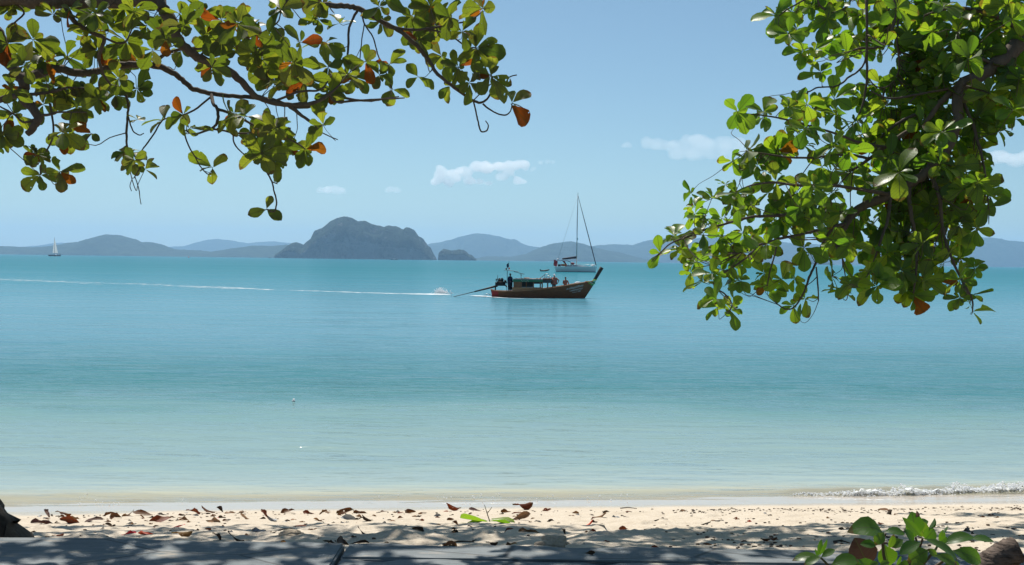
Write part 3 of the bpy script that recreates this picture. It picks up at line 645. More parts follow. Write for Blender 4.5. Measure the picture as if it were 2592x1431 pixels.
LT_cl = [(84,101,50),(169,143,56),(385,127,56),(239,132,50),(320,104,58),(270,56,54),(467,65,60),(340,30,52),(633,93,46),(560,107,50),(523,85,46),(647,135,52),(158,335,54),(135,37,48),(34,290,46),(346,225,54),(225,222,48),(293,240,50),(197,270,48),(170,240,46),(348,303,27,'f'),(135,220,50),(62,166,48),(590,295,54),(480,325,46),(416,304,42,'f'),(686,332,46),(84,390,40,'f'),(6,340,42),(30,20,44),(690,170,58),(535,170,46),(505,35,52),(371,65,52),(242,35,50),
 (711,25,50),(806,50,50),(650,88,52),(760,108,52),(823,109,52),(925,156,52),(772,204,50),(1041,42,56),(1137,45,50),(1222,22,58),(1118,142,46),(1058,102,46),(1058,195,44,'f'),(993,227,46,'f'),(1205,122,56),(1242,193,56),(1188,210,46),(1296,261,46,'f'),(809,6,46),(820,315,50,'f'),(772,377,54),(698,323,46),(831,170,52),(1160,170,44),(960,17,46),(834,241,46),(231,338,44,'f'),(94,394,36),(101,443,50),(325,387,40),(367,429,46,'f'),(339,404,38),(465,292,44),(538,425,54,'f'),(618,296,54),(699,324,48),(818,317,44,'f'),(664,387,54),(688,401,52),(646,366,50),(674,530,46,'f'),(7,341,40),
 (420,100,46),(455,35,44),(300,145,46),(215,95,46),(110,140,44),(20,110,44),(600,60,48),(745,160,50),(700,120,52),(860,60,44),(1090,20,48),(1170,80,46),(1100,60,44),(880,190,46),(720,215,46),(250,250,42),(110,265,44),(30,230,42),(300,200,44),(410,40,44),(180,25,44),(660,150,46),(600,130,44),(560,50,48),(960,190,40)]
def scatter(n, poly, seed):
    rr = random.Random(seed); out = []
    while len(out) < n:
        x = rr.uniform(poly[0], poly[1]); y = rr.uniform(poly[2], poly[3]); zt = 3.4 + 0.236 * y + 0.30
        z = max(rr.uniform(*poly[4]), zt + rr.uniform(0, .8))
        if fbm(np.array([x * .8]), np.array([y * .8 + seed]), seed, 2)[0] > -0.26: out.append((x, y, z, rr.uniform(.16, .21)))
    return out
canL = scatter(520, (-6.4, 2.0, 10.0, 12.6, (6.9, 8.3)), 5) + scatter(260, (-7.5, -1.0, 12.4, 15.6, (7.2, 8.4)), 6) + scatter(230, (-2.2, 3.2, 12.0, 14.2, (6.9, 8.0)), 7)
tl, nl = build_tree('almond_tree', 'broad leaved tree with bark limbs arching across the sky, dark trunk foot at the beach', P(-45, 1440, 7.8), LT_trunk, LT_br, LT_cl, canL, 'leaf_olive', 21, 0.05, 0.22, extra=0.5)

rl = obj('leaf', leaf_mesh('fresh', 5, 'leaf_red'), tl); a_ = P(1297, 268, 8.5); b_ = P(1343, 318, 8.45); rl['label'] = 'large red leaf hanging at the tip of the longest branch'
rm = (basis(b_ - a_, Vector((.3, 1, .3))) * (b_ - a_).length * 1.02).to_4x4(); rm.translation = a_ - tl.location; rl.matrix_basis = rm
# right tree: trunk beyond the frame, dense crown hanging in from the upper right
RT_trunk = ([(2960, 1500, 8.3), (2985, 1350, 8.3), (3010, 1150, 8.3), (3030, 900, 8.3), (3000, 550, 8.3), (2960, 250, 8.3), (2900, 20, 8.3), (2850, -250, 8.3), (2830, -600, 8.3)], [200, 160, 140, 130, 125, 118, 105, 80, 40])
RT_br = [
 ([(2950,180,8.3),(2780,60,8.2),(2660,60,8.1),(2592,104,8.0),(2520,165,7.95),(2440,216,7.9),(2424,250,7.85),(2424,310,7.8),(2400,370,7.8),(2350,430,7.8),(2300,468,7.8),(2255,494,7.8),(2200,514,7.8),(2164,536,7.8),(2142,566,7.75),(2122,612,7.75),(2124,634,7.7),(2131,652,7.7)], [90,70,56,44,36,34,28,26,26,25,24,24,22,20,18,14,11,8]),
 ([(2436,216,7.9),(2390,250,7.9),(2340,310,7.9),(2290,338,7.9),(2240,372,7.9),(2200,402,7.95),(2160,430,8.0)], [22,16,13,12,10,9,6]),
 ([(2346,282,8.0),(2318,290,8.0),(2285,306,8.0),(2250,328,8.0),(2228,350,8.0),(2210,366,8.0)], [9,9,8,7,6,4]),
 ([(2720,20,8.2),(2560,-40,8.2),(2400,-60,8.2),(2280,-30,8.2),(2262,60,8.2),(2248,96,8.2),(2222,120,8.2),(2180,122,8.2),(2160,128,8.2)], [50,36,24,14,9,8,7,6,4]),
 ([(2280,-30,8.2),(2200,-20,8.2),(2195,60,8.1),(2194,125,8.1),(2194,200,8.1),(2186,256,8.1),(2172,294,8.1),(2160,310,8.1)], [12,9,7,7,6,6,5,4]),
 ([(2194,128,8.1),(2188,160,8.1),(2170,182,8.1),(2148,196,8.1),(2130,212,8.1),(2110,220,8.1),(2070,222,8.1),(2048,232,8.1),(2038,226,8.1)], [6,5,5,5,5,4,4,3.5,3]),
 ([(2274,50,8.2),(2270,100,8.2),(2276,150,8.2),(2274,180,8.2),(2262,206,8.2),(2240,222,8.2),(2216,218,8.2),(2200,200,8.2)], [5,5,5,4.5,4,4,4,3]),
 ([(2430,230,7.9),(2400,226,7.9),(2354,234,7.95),(2310,242,8.0),(2270,249,8.0),(2240,247,8.0),(2214,236,8.0),(2204,228,8.0)], [10,8,6,6,6,5,4,3]),
 ([(2320,242,8.0),(2300,262,8.0)], [4,3]),
 ([(2160,-15,8.2),(2140,20,8.2),(2105,32,8.2),(2075,14,8.2),(2060,-10,8.2),(2000,20,8.2),(1972,40,8.2)], [7,6,6,5,5,4,3]),
 ([(2200,402,7.95),(2150,392,7.8),(2100,394,7.7),(2050,400,7.6),(1990,398,7.5),(1940,390,7.5),(1891,383,7.5)], [8,7,6,6,5,4,3]),
 ([(2240,372,7.9),(2180,362,7.7),(2120,340,7.6),(2060,322,7.5),(2000,305,7.4),(1940,294,7.4),(1880,288,7.4)], [8,7,6,5,5,4,3]),
 ([(2255,494,7.8),(2180,480,7.6),(2110,470,7.5),(2030,470,7.4),(1960,462,7.3),(1900,470,7.3),(1863,486,7.3)], [12,9,8,7,6,5,3]),
 ([(2164,536,7.8),(2100,540,7.6),(2030,544,7.5),(1960,546,7.4),(1900,550,7.3),(1840,566,7.2),(1790,580,7.2),(1740,600,7.1),(1700,615,7.1),(1672,640,7.1)], [13,10,9,8,7,6,6,5,4,3]),
 ([(2142,566,7.75),(2085,580,7.6),(2025,594,7.5),(1970,606,7.4),(1918,622,7.3),(1880,638,7.3),(1844,644,7.2)], [9,8,7,7,6,5,4]),
 ([(1918,622,7.3),(1890,652,7.2),(1850,680,7.2),(1815,702,7.2),(1808,725,7.2),(1835,745,7.2),(1852,768,7.2),(1848,785,7.2)], [6,5,5,4,4,4,3,3]),
 ([(1970,606,7.4),(1960,650,7.35),(1948,690,7.35),(1942,725,7.35)], [5,4,4,3]),
 ([(2120,560,7.75),(2085,612,7.7),(2066,664,7.7),(2048,702,7.65),(2035,740,7.6),(2012,776,7.6),(1990,783,7.6),(1970,772,7.6)], [9,7,6,6,5,4,4,3]),
 ([(2066,676,7.7),(2070,720,7.7),(2072,762,7.7)], [4,4,3]),
 ([(2300,468,7.8),(2306,540,7.7),(2318,610,7.7),(2320,680,7.6),(2312,742,7.6)], [12,10,8,6,4]),
 ([(2350,430,7.8),(2378,500,7.7),(2384,570,7.7),(2404,640,7.6),(2438,715,7.6),(2460,756,7.6),(2462,790,7.6)], [12,10,8,7,6,5,3]),
 ([(2430,240,7.9),(2464,320,7.8),(2486,400,7.7),(2496,460,7.7),(2502,524,7.7)], [10,8,6,5,3]),
 ([(2255,494,7.8),(2246,560,7.7),(2226,620,7.6),(2206,680,7.6)], [10,8,6,4]),
 ([(2440,216,7.9),(2480,226,7.9),(2506,238,7.8),(2560,276,7.8)], [12,9,7,4]),
 ([(2592,104,8.0),(2560,60,8.0),(2480,30,8.0),(2410,20,8.0),(2340,40,8.0)], [16,12,10,8,5]),
 ([(2520,165,7.95),(2470,140,7.9),(2430,100,7.9),(2424,82,7.9)], [9,8,6,4]),
 ([(2840,-420,8.3),(2950,-480,10.4),(2800,-300,13.0),(2500,-200,16.4)], [50,40,26,10]),
 ([(2850,-200,8.3),(2650,-380,8.6),(2350,-480,10.0),(2000,-470,11.4)], [64,44,30,14]),
 ([(2850,-220,8.3),(2700,-340,9.4),(2500,-320,11.0),(2250,-290,12.6)], [56,40,28,12]),
 ([(2845,-300,8.3),(2900,-400,9.0),(2950,-330,10.8),(2900,-280,13.0)], [56,40,28,12]),
]
RT_cl = [(1965,38,56),(1997,86,50),(2062,127,50),(2095,47,52),(2154,92,56,'t'),(2048,18,50),(2195,38,52),(2077,183,50),(2142,142,50),(2240,118,48,'f'),(2225,6,50),(2195,213,46),(2180,245,50),(2112,251,52),(2293,183,50,'f'),(2313,221,50),(2298,89,54),(2343,44,54),(2425,80,60,'t'),(2529,77,56),(2387,183,54),(2505,236,60),(2564,280,54),(2343,266,54),(2384,334,60,'t'),(2328,319,54),(2036,325,50,'t'),(1932,283,48,'t'),(1997,272,46),(2042,266,48),(2195,295,50),(2166,310,50),(1968,384,52),(2121,295,52),(2402,280,56),(2461,340,56),(2520,325,56),(2490,148,54),(2550,15,54),(2461,24,54),(2387,18,54),(2328,127,54),(2361,148,54),(2550,177,54),(2476,384,54),
 (1867,284,50),(2011,274,46),(2039,325,50),(1891,381,52),(1965,381,48),(1918,418,46),(1965,460,48),(1863,488,46),(1802,502,44),(1775,557,46),(1710,600,46),(1672,641,38,'f'),(1724,632,46),(1765,664,46),(1780,590,46),(1826,553,46),(1863,534,48),(1900,520,48),(1974,553,50,'t'),(1946,488,48),(2025,525,50),(2044,516,52,'t'),(2058,470,50,'t'),(2104,488,50),(2081,423,50),(2151,386,52),(2276,437,64,'t'),(2360,386,58),(2220,353,50),(2188,460,54),(2383,502,54),(2336,460,54),(2406,460,50),(2476,460,54),(2508,497,52,'f'),(2503,525,54,'f'),(2429,571,54),(2360,539,56),(2243,571,56),(2178,581,54),(2104,608,54),(2044,553,50),(2035,627,54),(1942,618,52,'t'),(1895,641,50),(1826,632,48),(1802,692,48),(1779,715,46),(1872,711,48),(1849,785,46),(1812,757,44,'f'),(1942,725,48),(2011,706,46),(2039,757,44,'t'),(2104,701,52),(2151,720,52),(2197,687,58,'t'),(2220,725,56),(2281,683,54),(2313,748,58),(2336,711,54),(2392,664,54),(2406,608,54),(2429,711,52),(2457,748,50,'f'),(2462,790,54,'f'),(2336,618,56),(2290,618,54),(2220,627,54),(2151,618,52),(2429,525,54),
 (2280,510,54),(2240,500,52),(2310,560,54),(2130,540,50),(2420,420,54),(2440,480,52),(2150,440,50),(2250,400,54),(2300,380,54),(2110,370,48),(2450,150,56),(2420,140,56),(2500,20,56),(2570,110,56),(2440,260,56),(2470,300,56),(2560,230,54),(2270,20,52),(2240,60,52),(2140,10,50),(2010,560,46),(1880,590,48),(1830,600,46),(2000,500,48),(2330,200,50),(2360,80,54),(2400,220,54),(2360,660,54),(2270,640,54),(2080,560,48),(1960,580,48),(2380,420,54),(2560,50,56),(2580,200,56)]
canR = scatter(200, (2.6, 6.4, 10.0, 12.6, (6.9, 8.3)), 15) + scatter(260, (3.4, 8.4, 12.2, 17.2, (7.2, 8.6)), 16)
rr = random.Random(88); RT_fill = []
while len(RT_fill) < 62:
    x = rr.uniform(2180, 2620); y = rr.uniform(0, 700)
    if x > 2180 + max(0, y - 430) * .25 and x < 2620 - max(0, y - 260) * .42: RT_fill.append((x, y, rr.uniform(42, 54), 'b'))
canR += scatter(60, (2.9, 5.2, 8.3, 9.6, (5.5, 6.3)), 18)
tr_, nr = build_tree('almond_tree', 'bushy green tree with bright leaf whorls hanging down from the upper right', P(2960, 1480, 8.3), RT_trunk, RT_br, [(c[0], c[1], c[2] * .92) + tuple(c[3:]) for c in RT_cl] + RT_fill, canR, 'leaf_green', 33, 0.008, 0.42, extra=1.1)

# ------------------------------------------------------------------ paint and fabric
def paint(nm, c, rough=0.5, var=0.85, **kw): MAT[nm] = simple(nm, c, tuple(x * var for x in c), rough, 5, **kw)
paint('white', (0.78, 0.79, 0.80), 0.35, 0.95); paint('hull_white', (0.84, 0.85, 0.85), 0.3, 0.95); paint('navy', (0.012, 0.016, 0.035), 0.7)
paint('black', (0.012, 0.012, 0.013), 0.6); paint('steel', (0.42, 0.44, 0.45), 0.35, metal=0.8); paint('boat_red', (0.42, 0.035, 0.035), 0.6)
paint('red', (0.65, 0.03, 0.05), 0.6); paint('orange', (0.75, 0.10, 0.03), 0.5); paint('yellow', (0.75, 0.52, 0.04), 0.6); paint('lime', (0.42, 0.72, 0.08), 0.6)
paint('green', (0.02, 0.16, 0.08), 0.5); paint('emerald', (0.01, 0.45, 0.18), 0.6); paint('engine', (0.035, 0.032, 0.03), 0.6, 0.4, metal=0.3); paint('glass_dark', (0.02, 0.025, 0.03), 0.1)
paint('brown_roof', (0.20, 0.07, 0.045), 0.75, 0.6); paint('grey', (0.3, 0.31, 0.32), 0.6); paint('boot_stripe', (0.012, 0.03, 0.045), 0.4); paint('sail', (0.62, 0.62, 0.58), 0.8, 0.9); paint('dark_grey', (0.05, 0.055, 0.06), 0.55)
k = N('sail_cloth'); df = k.n('BsdfDiffuse'); df.inputs[0].default_value = (.72, .72, .68, 1); tl_ = k.n('BsdfTranslucent'); tl_.inputs[0].default_value = (.72, .72, .68, 1); MAT['sail'] = k.done(k.mixs(.5, df.outputs[0], tl_.outputs[0]))
MAT['wood_light'] = simple('wood_light', (0.55, 0.26, 0.12), (0.40, 0.17, 0.075), 0.6, 7, stretch=(0.5, 5, 5))
MAT['wood'] = simple('wood', (0.30, 0.12, 0.055), (0.18, 0.075, 0.035), 0.65, 7, stretch=(0.5, 5, 5))
MAT['wood_dark'] = simple('wood_dark', (0.055, 0.032, 0.02), (0.03, 0.018, 0.012), 0.7, 7, stretch=(2, 2, 2))
k = N('hull_wood'); a = k.noise(k.coord((0.6, 4, 9)), 4, 6); b = k.noise(k.coord((1, 1, 2)), 2.2, 5); tc = k.n('TexCoord'); sp = k.n('SeparateXYZ'); k.t.links.new(tc.outputs['Object'], sp.inputs[0])
col = k.ramp(a, [(0.3, (0.15, 0.056, 0.027)), (0.7, (0.29, 0.108, 0.05))])
redm = k.math('MULTIPLY', k.math('LESS_THAN', k.math('ADD', sp.outputs[0], k.math('MULTIPLY', b, 0.5)), 1.0), k.math('LESS_THAN', sp.outputs[2], 0.62))
col = k.mix(redm, col, k.mix(b, (0.42, 0.05, 0.045), (0.26, 0.035, 0.03)))
col = k.mix(k.ramp(b, [(0.55, 0.0), (0.75, 0.5)]), col, (0.05, 0.035, 0.025))
MAT['hull_wood'] = k.done(k.bsdf(col, 0.75, 0.15, k.bump(a, 0.3, 0.01)))

# ------------------------------------------------------------------ people: one skinned body each
def person(name, label, loc, rz, J, E, rad, mats, pick, parent=None):
    """J joints, E edges, rad radii; pick(face centre) -> material index"""
    me = bpy.data.meshes.new('body'); keys = list(J); me.from_pydata([J[q] for q in keys], [(keys.index(a), keys.index(b)) for a, b in E], [])
    root = empty(name, loc, label, 'person', rz=rz)
    o = obj('body', me, root)
    sk = o.modifiers.new('skin', 'SKIN'); sk.use_smooth_shade = True
    sv = me.skin_vertices[0].data
    for i, q in enumerate(keys):
        r = rad[q]; r = (r[0]*1.2, r[1]*1.2) if hasattr(r, '__len__') else r * (1.18 if q[:2] in ('hi', 'kn', 'sh', 'el', 'ne') else 1.0); sv[i].radius = r if hasattr(r, '__len__') else (r, r); sv[i].use_root = (q == 'pelvis')
    sb = o.modifiers.new('sub', 'SUBSURF'); sb.levels = 2; sb.render_levels = 2
    dg = bpy.context.evaluated_depsgraph_get(); nm = bpy.data.meshes.new_from_object(o.evaluated_get(dg))
    o.modifiers.clear(); o.data = nm; nm.materials.clear()
    for m in mats: nm.materials.append(m)
    for p in nm.polygons: p.material_index = pick(p.center); p.use_smooth = True
    return root
MAT['skin_dark'] = simple('skin_dark', (0.16, 0.075, 0.045), (0.13, 0.06, 0.035), 0.55, 4)
MAT['skin'] = simple('skin', (0.36, 0.17, 0.11), (0.30, 0.13, 0.085), 0.55, 4)
MAT['blue_cloth'] = simple('blue_cloth', (0.018, 0.032, 0.085), (0.010, 0.018, 0.05), 0.9, 12)
MAT['dark_cloth'] = simple('dark_cloth', (0.015, 0.018, 0.03), (0.010, 0.012, 0.018), 0.9, 12)
MAT['coral_cloth'] = simple('coral_cloth', (0.42, 0.17, 0.12), (0.26, 0.09, 0.07), 0.9, 14)
MAT['hair'] = simple('hair', (0.02, 0.014, 0.01), (0.01, 0.008, 0.006), 0.7, 20)
def figure(zp, legs, arms, lean=(0, 0), head_fwd=(0.02, 0), sh=0.19):
    """upright torso on a pelvis at height zp; +x forward. legs: [(knee, ankle, toe)], arms: [(elbow, wrist, hand)]"""
    lx, ly = lean; J = {'pelvis': (0, 0, zp), 'belly': (lx*.3, ly*.3, zp+.18), 'chest': (lx*.75, ly*.75, zp+.40), 'neck': (lx, ly, zp+.54), 'chin': (lx+head_fwd[0], ly+head_fwd[1], zp+.61), 'head': (lx+head_fwd[0]+.01, ly+head_fwd[1], zp+.71), 'crown': (lx+head_fwd[0], ly+head_fwd[1], zp+.79), 'nose': (lx+head_fwd[0]+.115, ly+head_fwd[1], zp+.68)}
    rad = {'pelvis': (.145, .115), 'belly': (.13, .10), 'chest': (.155, .11), 'neck': .058, 'chin': .062, 'head': .092, 'crown': .062, 'nose': .018}
    E = [('pelvis', 'belly'), ('belly', 'chest'), ('chest', 'neck'), ('neck', 'chin'), ('chin', 'head'), ('head', 'crown'), ('head', 'nose')]
    for i, (kn, an, to) in enumerate(legs):
        s = 1 if i == 0 else -1
        J[f'hip{i}'] = (0, s*.095, zp-.06); J[f'kn{i}'] = kn; J[f'an{i}'] = an; J[f'to{i}'] = to
        rad.update({f'hip{i}': .092, f'kn{i}': .06, f'an{i}': .042, f'to{i}': .036}); E += [('pelvis', f'hip{i}'), (f'hip{i}', f'kn{i}'), (f'kn{i}', f'an{i}'), (f'an{i}', f'to{i}')]
    for i, (el, wr, ha) in enumerate(arms):
        s = 1 if i == 0 else -1; n_ = f'sh{i}'
        J[n_] = (lx*.9, ly*.9 + s*sh, zp+.47); J[f'el{i}'] = el; J[f'wr{i}'] = wr; J[f'ha{i}'] = ha
        rad.update({n_: .062, f'el{i}': .045, f'wr{i}': .03, f'ha{i}': (.038, .02)}); E += [('chest', n_), (n_, f'el{i}'), (f'el{i}', f'wr{i}'), (f'wr{i}', f'ha{i}')]
        d = Vector(ha) - Vector(wr); d = d.normalized() if d.length > 0 else Vector((1, 0, 0)); sd = d.orthogonal().normalized()
        for f in range(5):
            nm = f'fi{i}{f}'; ln = (.05, .075, .082, .076, .058)[f]; off = (-.045, -.022, -.005, .012, .028)[f]
            J[nm] = tuple(Vector(ha) + d * (ln if f else .02) + sd * off * 1.3); rad[nm] = .0095; E.append((f'ha{i}', nm))
    return J, E, rad
def shirt(parent, name, mat, rings, x0=0.0, n=18):
    v = []; f = []
    for i, (z, rx, ry) in enumerate(rings):
        for j in range(n): a = 2*math.pi*j/n; w_ = 1 + .06*math.sin(5*a + i); v.append((x0 + rx*w_*math.cos(a), ry*w_*math.sin(a), z))
    for i in range(len(rings) - 1):
        for j in range(n): f.append((i*n+j, (i+1)*n+j, (i+1)*n+(j+1)%n, i*n+(j+1)%n))
    return obj(name, mesh(name, v, f, MAT[mat]), parent)
def hair_cap(parent, c, mat, name='hair', r=.105, zc=0.0, brim=0):
    mb = MB(); v = []; f = []; n = 14; m = 6
    for i in range(m + 1):
        th = math.pi * .52 * i / m
        for j in range(n): ph = 2*math.pi*j/n; v.append((c[0] + r*math.sin(th)*math.cos(ph)*1.05, c[1] + r*math.sin(th)*math.sin(ph)*.92, c[2] + zc + r*math.cos(th)*1.05))
    for i in range(m):
        for j in range(n): f.append((i*n+j, (i+1)*n+j, (i+1)*n+(j+1)%n, i*n+(j+1)%n))
    mb.add(v, f)
    if brim:
        bv = []; 
        for a in range(9):
            ph = R(-70 + a*17.5); bv.append((c[0] + r*math.cos(ph), c[1] + r*math.sin(ph)*.92, c[2]+zc)); bv.append((c[0] + (r+brim*math.cos(ph))*math.cos(ph)+0.0, c[1] + r*math.sin(ph)*.95, c[2]+zc-.015))
        mb.add(bv, [(2*a, 2*a+1, 2*a+3, 2*a+2) for a in range(8)])
    return mb.make(name, mat, parent, True)

# ------------------------------------------------------------------ long tailed wooden boat
SH = [(0,.72),(.3,.62),(1.1,.57),(2.7,.61),(4.3,.76),(5.85,.99),(7.42,1.27),(9.0,1.53),(9.62,1.64)]
HB = [(0,.60),(1,.82),(3,1.05),(5,1.05),(7,.84),(8.3,.52),(9.2,.20),(9.62,.05)]
HW = [(0,.40),(1,.60),(3,.82),(5,.80),(7,.52),(8.3,.24),(9.2,.08),(9.62,.03)]
ip = lambda T_, x: float(np.interp(x, [a for a, _ in T_], [b for _, b in T_]))
def hull_pt(u, t, s):                         # u along 0..1, t 0 keel .. 1 sheer, s side
    xt = 9.62 * u; zt = ip(SH, xt); xb = 0.20 + 8.25 * u
    z = -0.30 + (zt + 0.30) * t; tw_ = (0.30) / (zt + 0.30)
    x = xb + (xt - xb) * t ** 1.1
    if t < tw_: y = ip(HW, xt) * (t / tw_) ** 0.45
    else: y = ip(HW, xt) + (ip(HB, xt) - ip(HW, xt)) * ((t - tw_) / (1 - tw_)) ** 0.85
    return (x, s * y, z)
def hull_y(x, z):
    u = x / 9.62
    for _ in range(12):
        zt = ip(SH, 9.62 * u); t = min(max((z + .3) / (zt + .3), 0), 1); u = min(max(u + (x - hull_pt(u, t, 1)[0]) / 9.62 * .9, 0), 1)
    return hull_pt(u, t, 1)[1]
BO = W(1242.1, 752.5)
boat = empty('longtail_boat', BO, 'long brown wooden boat with high prow and roofed cabin motoring across the bay', 'boat', rz=R(0.0))
nu, nt = 60, 12; v = []; f = []
for s in (-1, 1):
    o = len(v)
    for i in range(nu + 1):
        for j in range(nt + 1): v.append(hull_pt(i / nu, j / nt, s))
    for i in range(nu):
        for j in range(nt):
            a = o + i*(nt+1)+j; f.append((a, a+nt+1, a+nt+2, a+1) if s < 0 else (a, a+1, a+nt+2, a+nt+1))
tr0 = [j for j in range(nt + 1)]; f.append(tuple(tr0 + [(nu+1)*(nt+1) + j for j in reversed(range(nt+1))]))
obj('hull', mesh('hull', v, f, MAT['hull_wood']), boat)
for s in (-1, 1):
    pts = [Vector(hull_pt(i / 40, 1, s)) + Vector((0, s * .015, .01)) for i in range(41)]
    m = MB(); m.tube(pts, .035, 6); m.make('gunwale', MAT['wood_light'], boat, True)
dk = MB(); v = []; f = []
for i in range(25):
    x = .25 + i * .36; y = ip(HB, x) * .92; z = ip(SH, x) - (.18 if x < 6.9 else .10); z = min(z, .50) if x < 6.4 else z; v += [(x, -y*.93, z), (x, y*.93, z)]
for i in range(24): f.append((2*i, 2*i+2, 2*i+3, 2*i+1))
dk.add(v, f).make('deck', MAT['wood'], boat)
pr = MB(); pp = [(9.30, 0, 1.32), (9.44, 0, 1.55), (9.62, 0, 1.86), (9.90, 0, 2.36), (10.17, 0, 2.86)]
v_, f_ = tube(pp, [.12, .15, .15, .165, .19], 10); pr.add([(p.x, p.y * .62, p.z) for p in v_], f_); pr.make('prow_post', MAT['wood_dark'], boat, True)
st = MB(); st.tube([(8.38, 0, -.3), (8.75, 0, .25), (9.2, 0, .95), (9.5, 0, 1.45)], .055, 6); st.make('stem', MAT['wood_dark'], boat, True)
cab = MB(); cw = .78
for s in (-1, 1): cab.box(1.98, 4.76, s*cw-.02, s*cw+.02, .48, .93)
cab.box(1.98, 2.02, -cw+.02, cw-.02, .48, .93); cab.make('cabin_wall', MAT['wood_light'], boat)
pl = MB()
for s in (-1, 1): pl.box(2.14, 2.76, s*cw-.015, s*cw+.015, .93, 1.50)
pl.make('cabin_panel', MAT['wood'], boat)
for s in (-1, 1):
    for x in (2.10, 2.80, 3.26, 3.92, 4.54, 4.72, 5.22):
        m = MB(); m.box(x-.035, x+.035, s*cw-.035, s*cw+.035, .50 if x > 5 else .935, 1.47); m.make('post', MAT['wood'], boat)
rf = MB(); rf.box(2.05, 4.74, -.95, .95, 1.60, 1.74); rf.make('roof', MAT['grey'], boat)
ge = MB()
for s in (-1, 1): ge.box(2.03, 4.75, s*.965-.012, s*.965+.012, 1.46, 1.66)
ge.box(2.02, 2.045, -.94, .94, 1.46, 1.66); ge.make('roof_edge', MAT['green'], boat)
cl_ = MB(); rr = random.Random(4)
for i in range(9): x = 2.25 + i*.27; cl_.box(x, x+.2, -.9, rr.uniform(.2, .8), 1.742, 1.742+rr.uniform(.015, .05))
cl_.box(3.0, 3.55, -.5, .5, 1.795, 1.83); cl_.make('roof_boards', MAT['wood_light'], boat)
rp = MB(); rp.tube([(2.75+.12*i, -.985, 1.60-.10*abs(math.sin(i*1.3))) for i in range(7)], .018, 5); rp.make('rope', MAT['sail'], boat, True)
fr_ = MB(); fr_.box(4.76, 5.54, -.9, .9, 1.68, 1.80); fr_.make('front_roof', MAT['brown_roof'], boat)
vl = MB()
for s in (-1, 1): vl.box(4.765, 5.50, s*.86-.012, s*.86+.012, 1.38, 1.675)
vl.box(2.1, 3.88, .80, .82, .94, 1.59); vl.box(3.88, 4.7, .80, .82, 1.26, 1.59); vl.make('side_curtain', MAT['dark_grey'], boat)
cn = MB(); cn.prism([(1.18, 2.50), (2.52, 2.36), (2.52, 2.40), (1.18, 2.55)], -.55, .55); cn.make('canopy', MAT['grey'], boat)
cn = MB(); cn.prism([(2.10, 2.35), (3.08, 2.13), (3.08, 2.165), (2.10, 2.39)], -.5, .5); cn.make('canopy', MAT['dark_grey'], boat)
for pts in ([(1.46,-.45,.5),(1.50,-.45,2.50)], [(1.46,.45,.5),(1.50,.45,2.50)], [(2.77,0,1.74),(2.77,0,1.98),(2.66,0,2.24)], [(2.77,0,1.98),(2.86,0,2.20)]):
    m = MB(); m.tube(pts, .026, 6); m.make('pole', MAT['steel'] if pts[0][1] == 0 else MAT['dark_grey'], boat, True)
m = MB(); m.tube([(1.63, 0, 2.45), (1.63, 0, 3.40)], .012, 5); m.make('flag_pole', MAT['dark_grey'], boat, True)
v = [(1.62 - .045*j - .02*math.sin(i), .03*math.sin(j*1.5+i), 3.18 - .36*i/5 - .035*j) for i in range(6) for j in range(5)]
obj('flag', mesh('flag', v, [(i*5+j, i*5+j+1, i*5+j+6, i*5+j+5) for i in range(5) for j in range(4)], MAT['blue_cloth']), boat)
m = MB(); m.ball((1.66, -.1, 2.66), .075, sc=(1, 1, 1.2)); m.make('signal_lamp', MAT['orange'], boat, True)
m = MB(); m.ball((1.40, 0, 2.62), .08); m.tube([(1.40, 0, 2.62), (1.42, 0, 2.50)], .03, 5); m.make('loudhailer', MAT['black'], boat, True)
# engine on its pivot with the long propeller shaft
en = MB(); en.box(.55, 1.35, -.22, .22, 1.05, 1.45); en.box(.65, 1.15, -.16, .16, 1.45, 1.66); en.box(.40, .62, -.2, .2, .98, 1.38)
for i in range(4): en.tube([(.72+.13*i, -.235, 1.12), (.72+.13*i, -.235, 1.40)], .03, 6)
en.tube([(.5, .1, 1.45), (.48, .14, 1.62), (.62, .16, 1.70)], .05, 7); en.ball((1.30, 0, 1.42), .17, sc=(.6, 1, 1)); en.ball((1.02, -.1, 1.68), .12); en.ball((.78, .05, 1.68), .09)
en.tube([(1.2, -.18, 1.2), (1.42, -.3, 1.0), (1.45, -.32, .95)], .04, 6); en.tube([(1.15, .1, 1.6), (1.38, .0, 1.55), (1.42, -.05, 1.3)], .035, 6)
en.make('engine', MAT['engine'], boat, True)
m = MB(); m.tube([(.62, -.1, 1.4), (.62, -.1, 2.05)], .022, 6); m.tube([(.4, -.1, 1.68), (.62, -.1, 1.62)], .018, 6); m.make('exhaust_pipe', MAT['engine'], boat, True)
m = MB(); m.tube([(1.35, -.05, 1.12), (1.6, -.2, 1.0), (1.95, -.3, 1.02)], .022, 6); m.make('tiller', MAT['steel'], boat, True)
m = MB(); m.tube([(.62, 0, 1.06), (-.3, 0, .80), (-1.5, 0, .48)], [.10, .085, .06], 8); m.tube([(-1.5, 0, .48), (-3.28, 0, .03), (-3.6, 0, -.05)], [.035, .028, .028], 7); m.make('propeller_shaft', MAT['engine'], boat, True)
m = MB(); m.tube([(.42, 0, .55), (.42, 0, 1.02)], .06, 8); m.tube([(.42, -.2, .98), (.42, .2, .98)], .05, 8); m.make('pivot', MAT['engine'], boat, True)
m = MB(); m.ball((-3.6, 0, -.05), .05)
for a in range(2): m.box(-3.62, -3.58, -.03, .03, -.20+.17*a, -.06+.17*a)
m.make('propeller', MAT['steel'], boat, True)
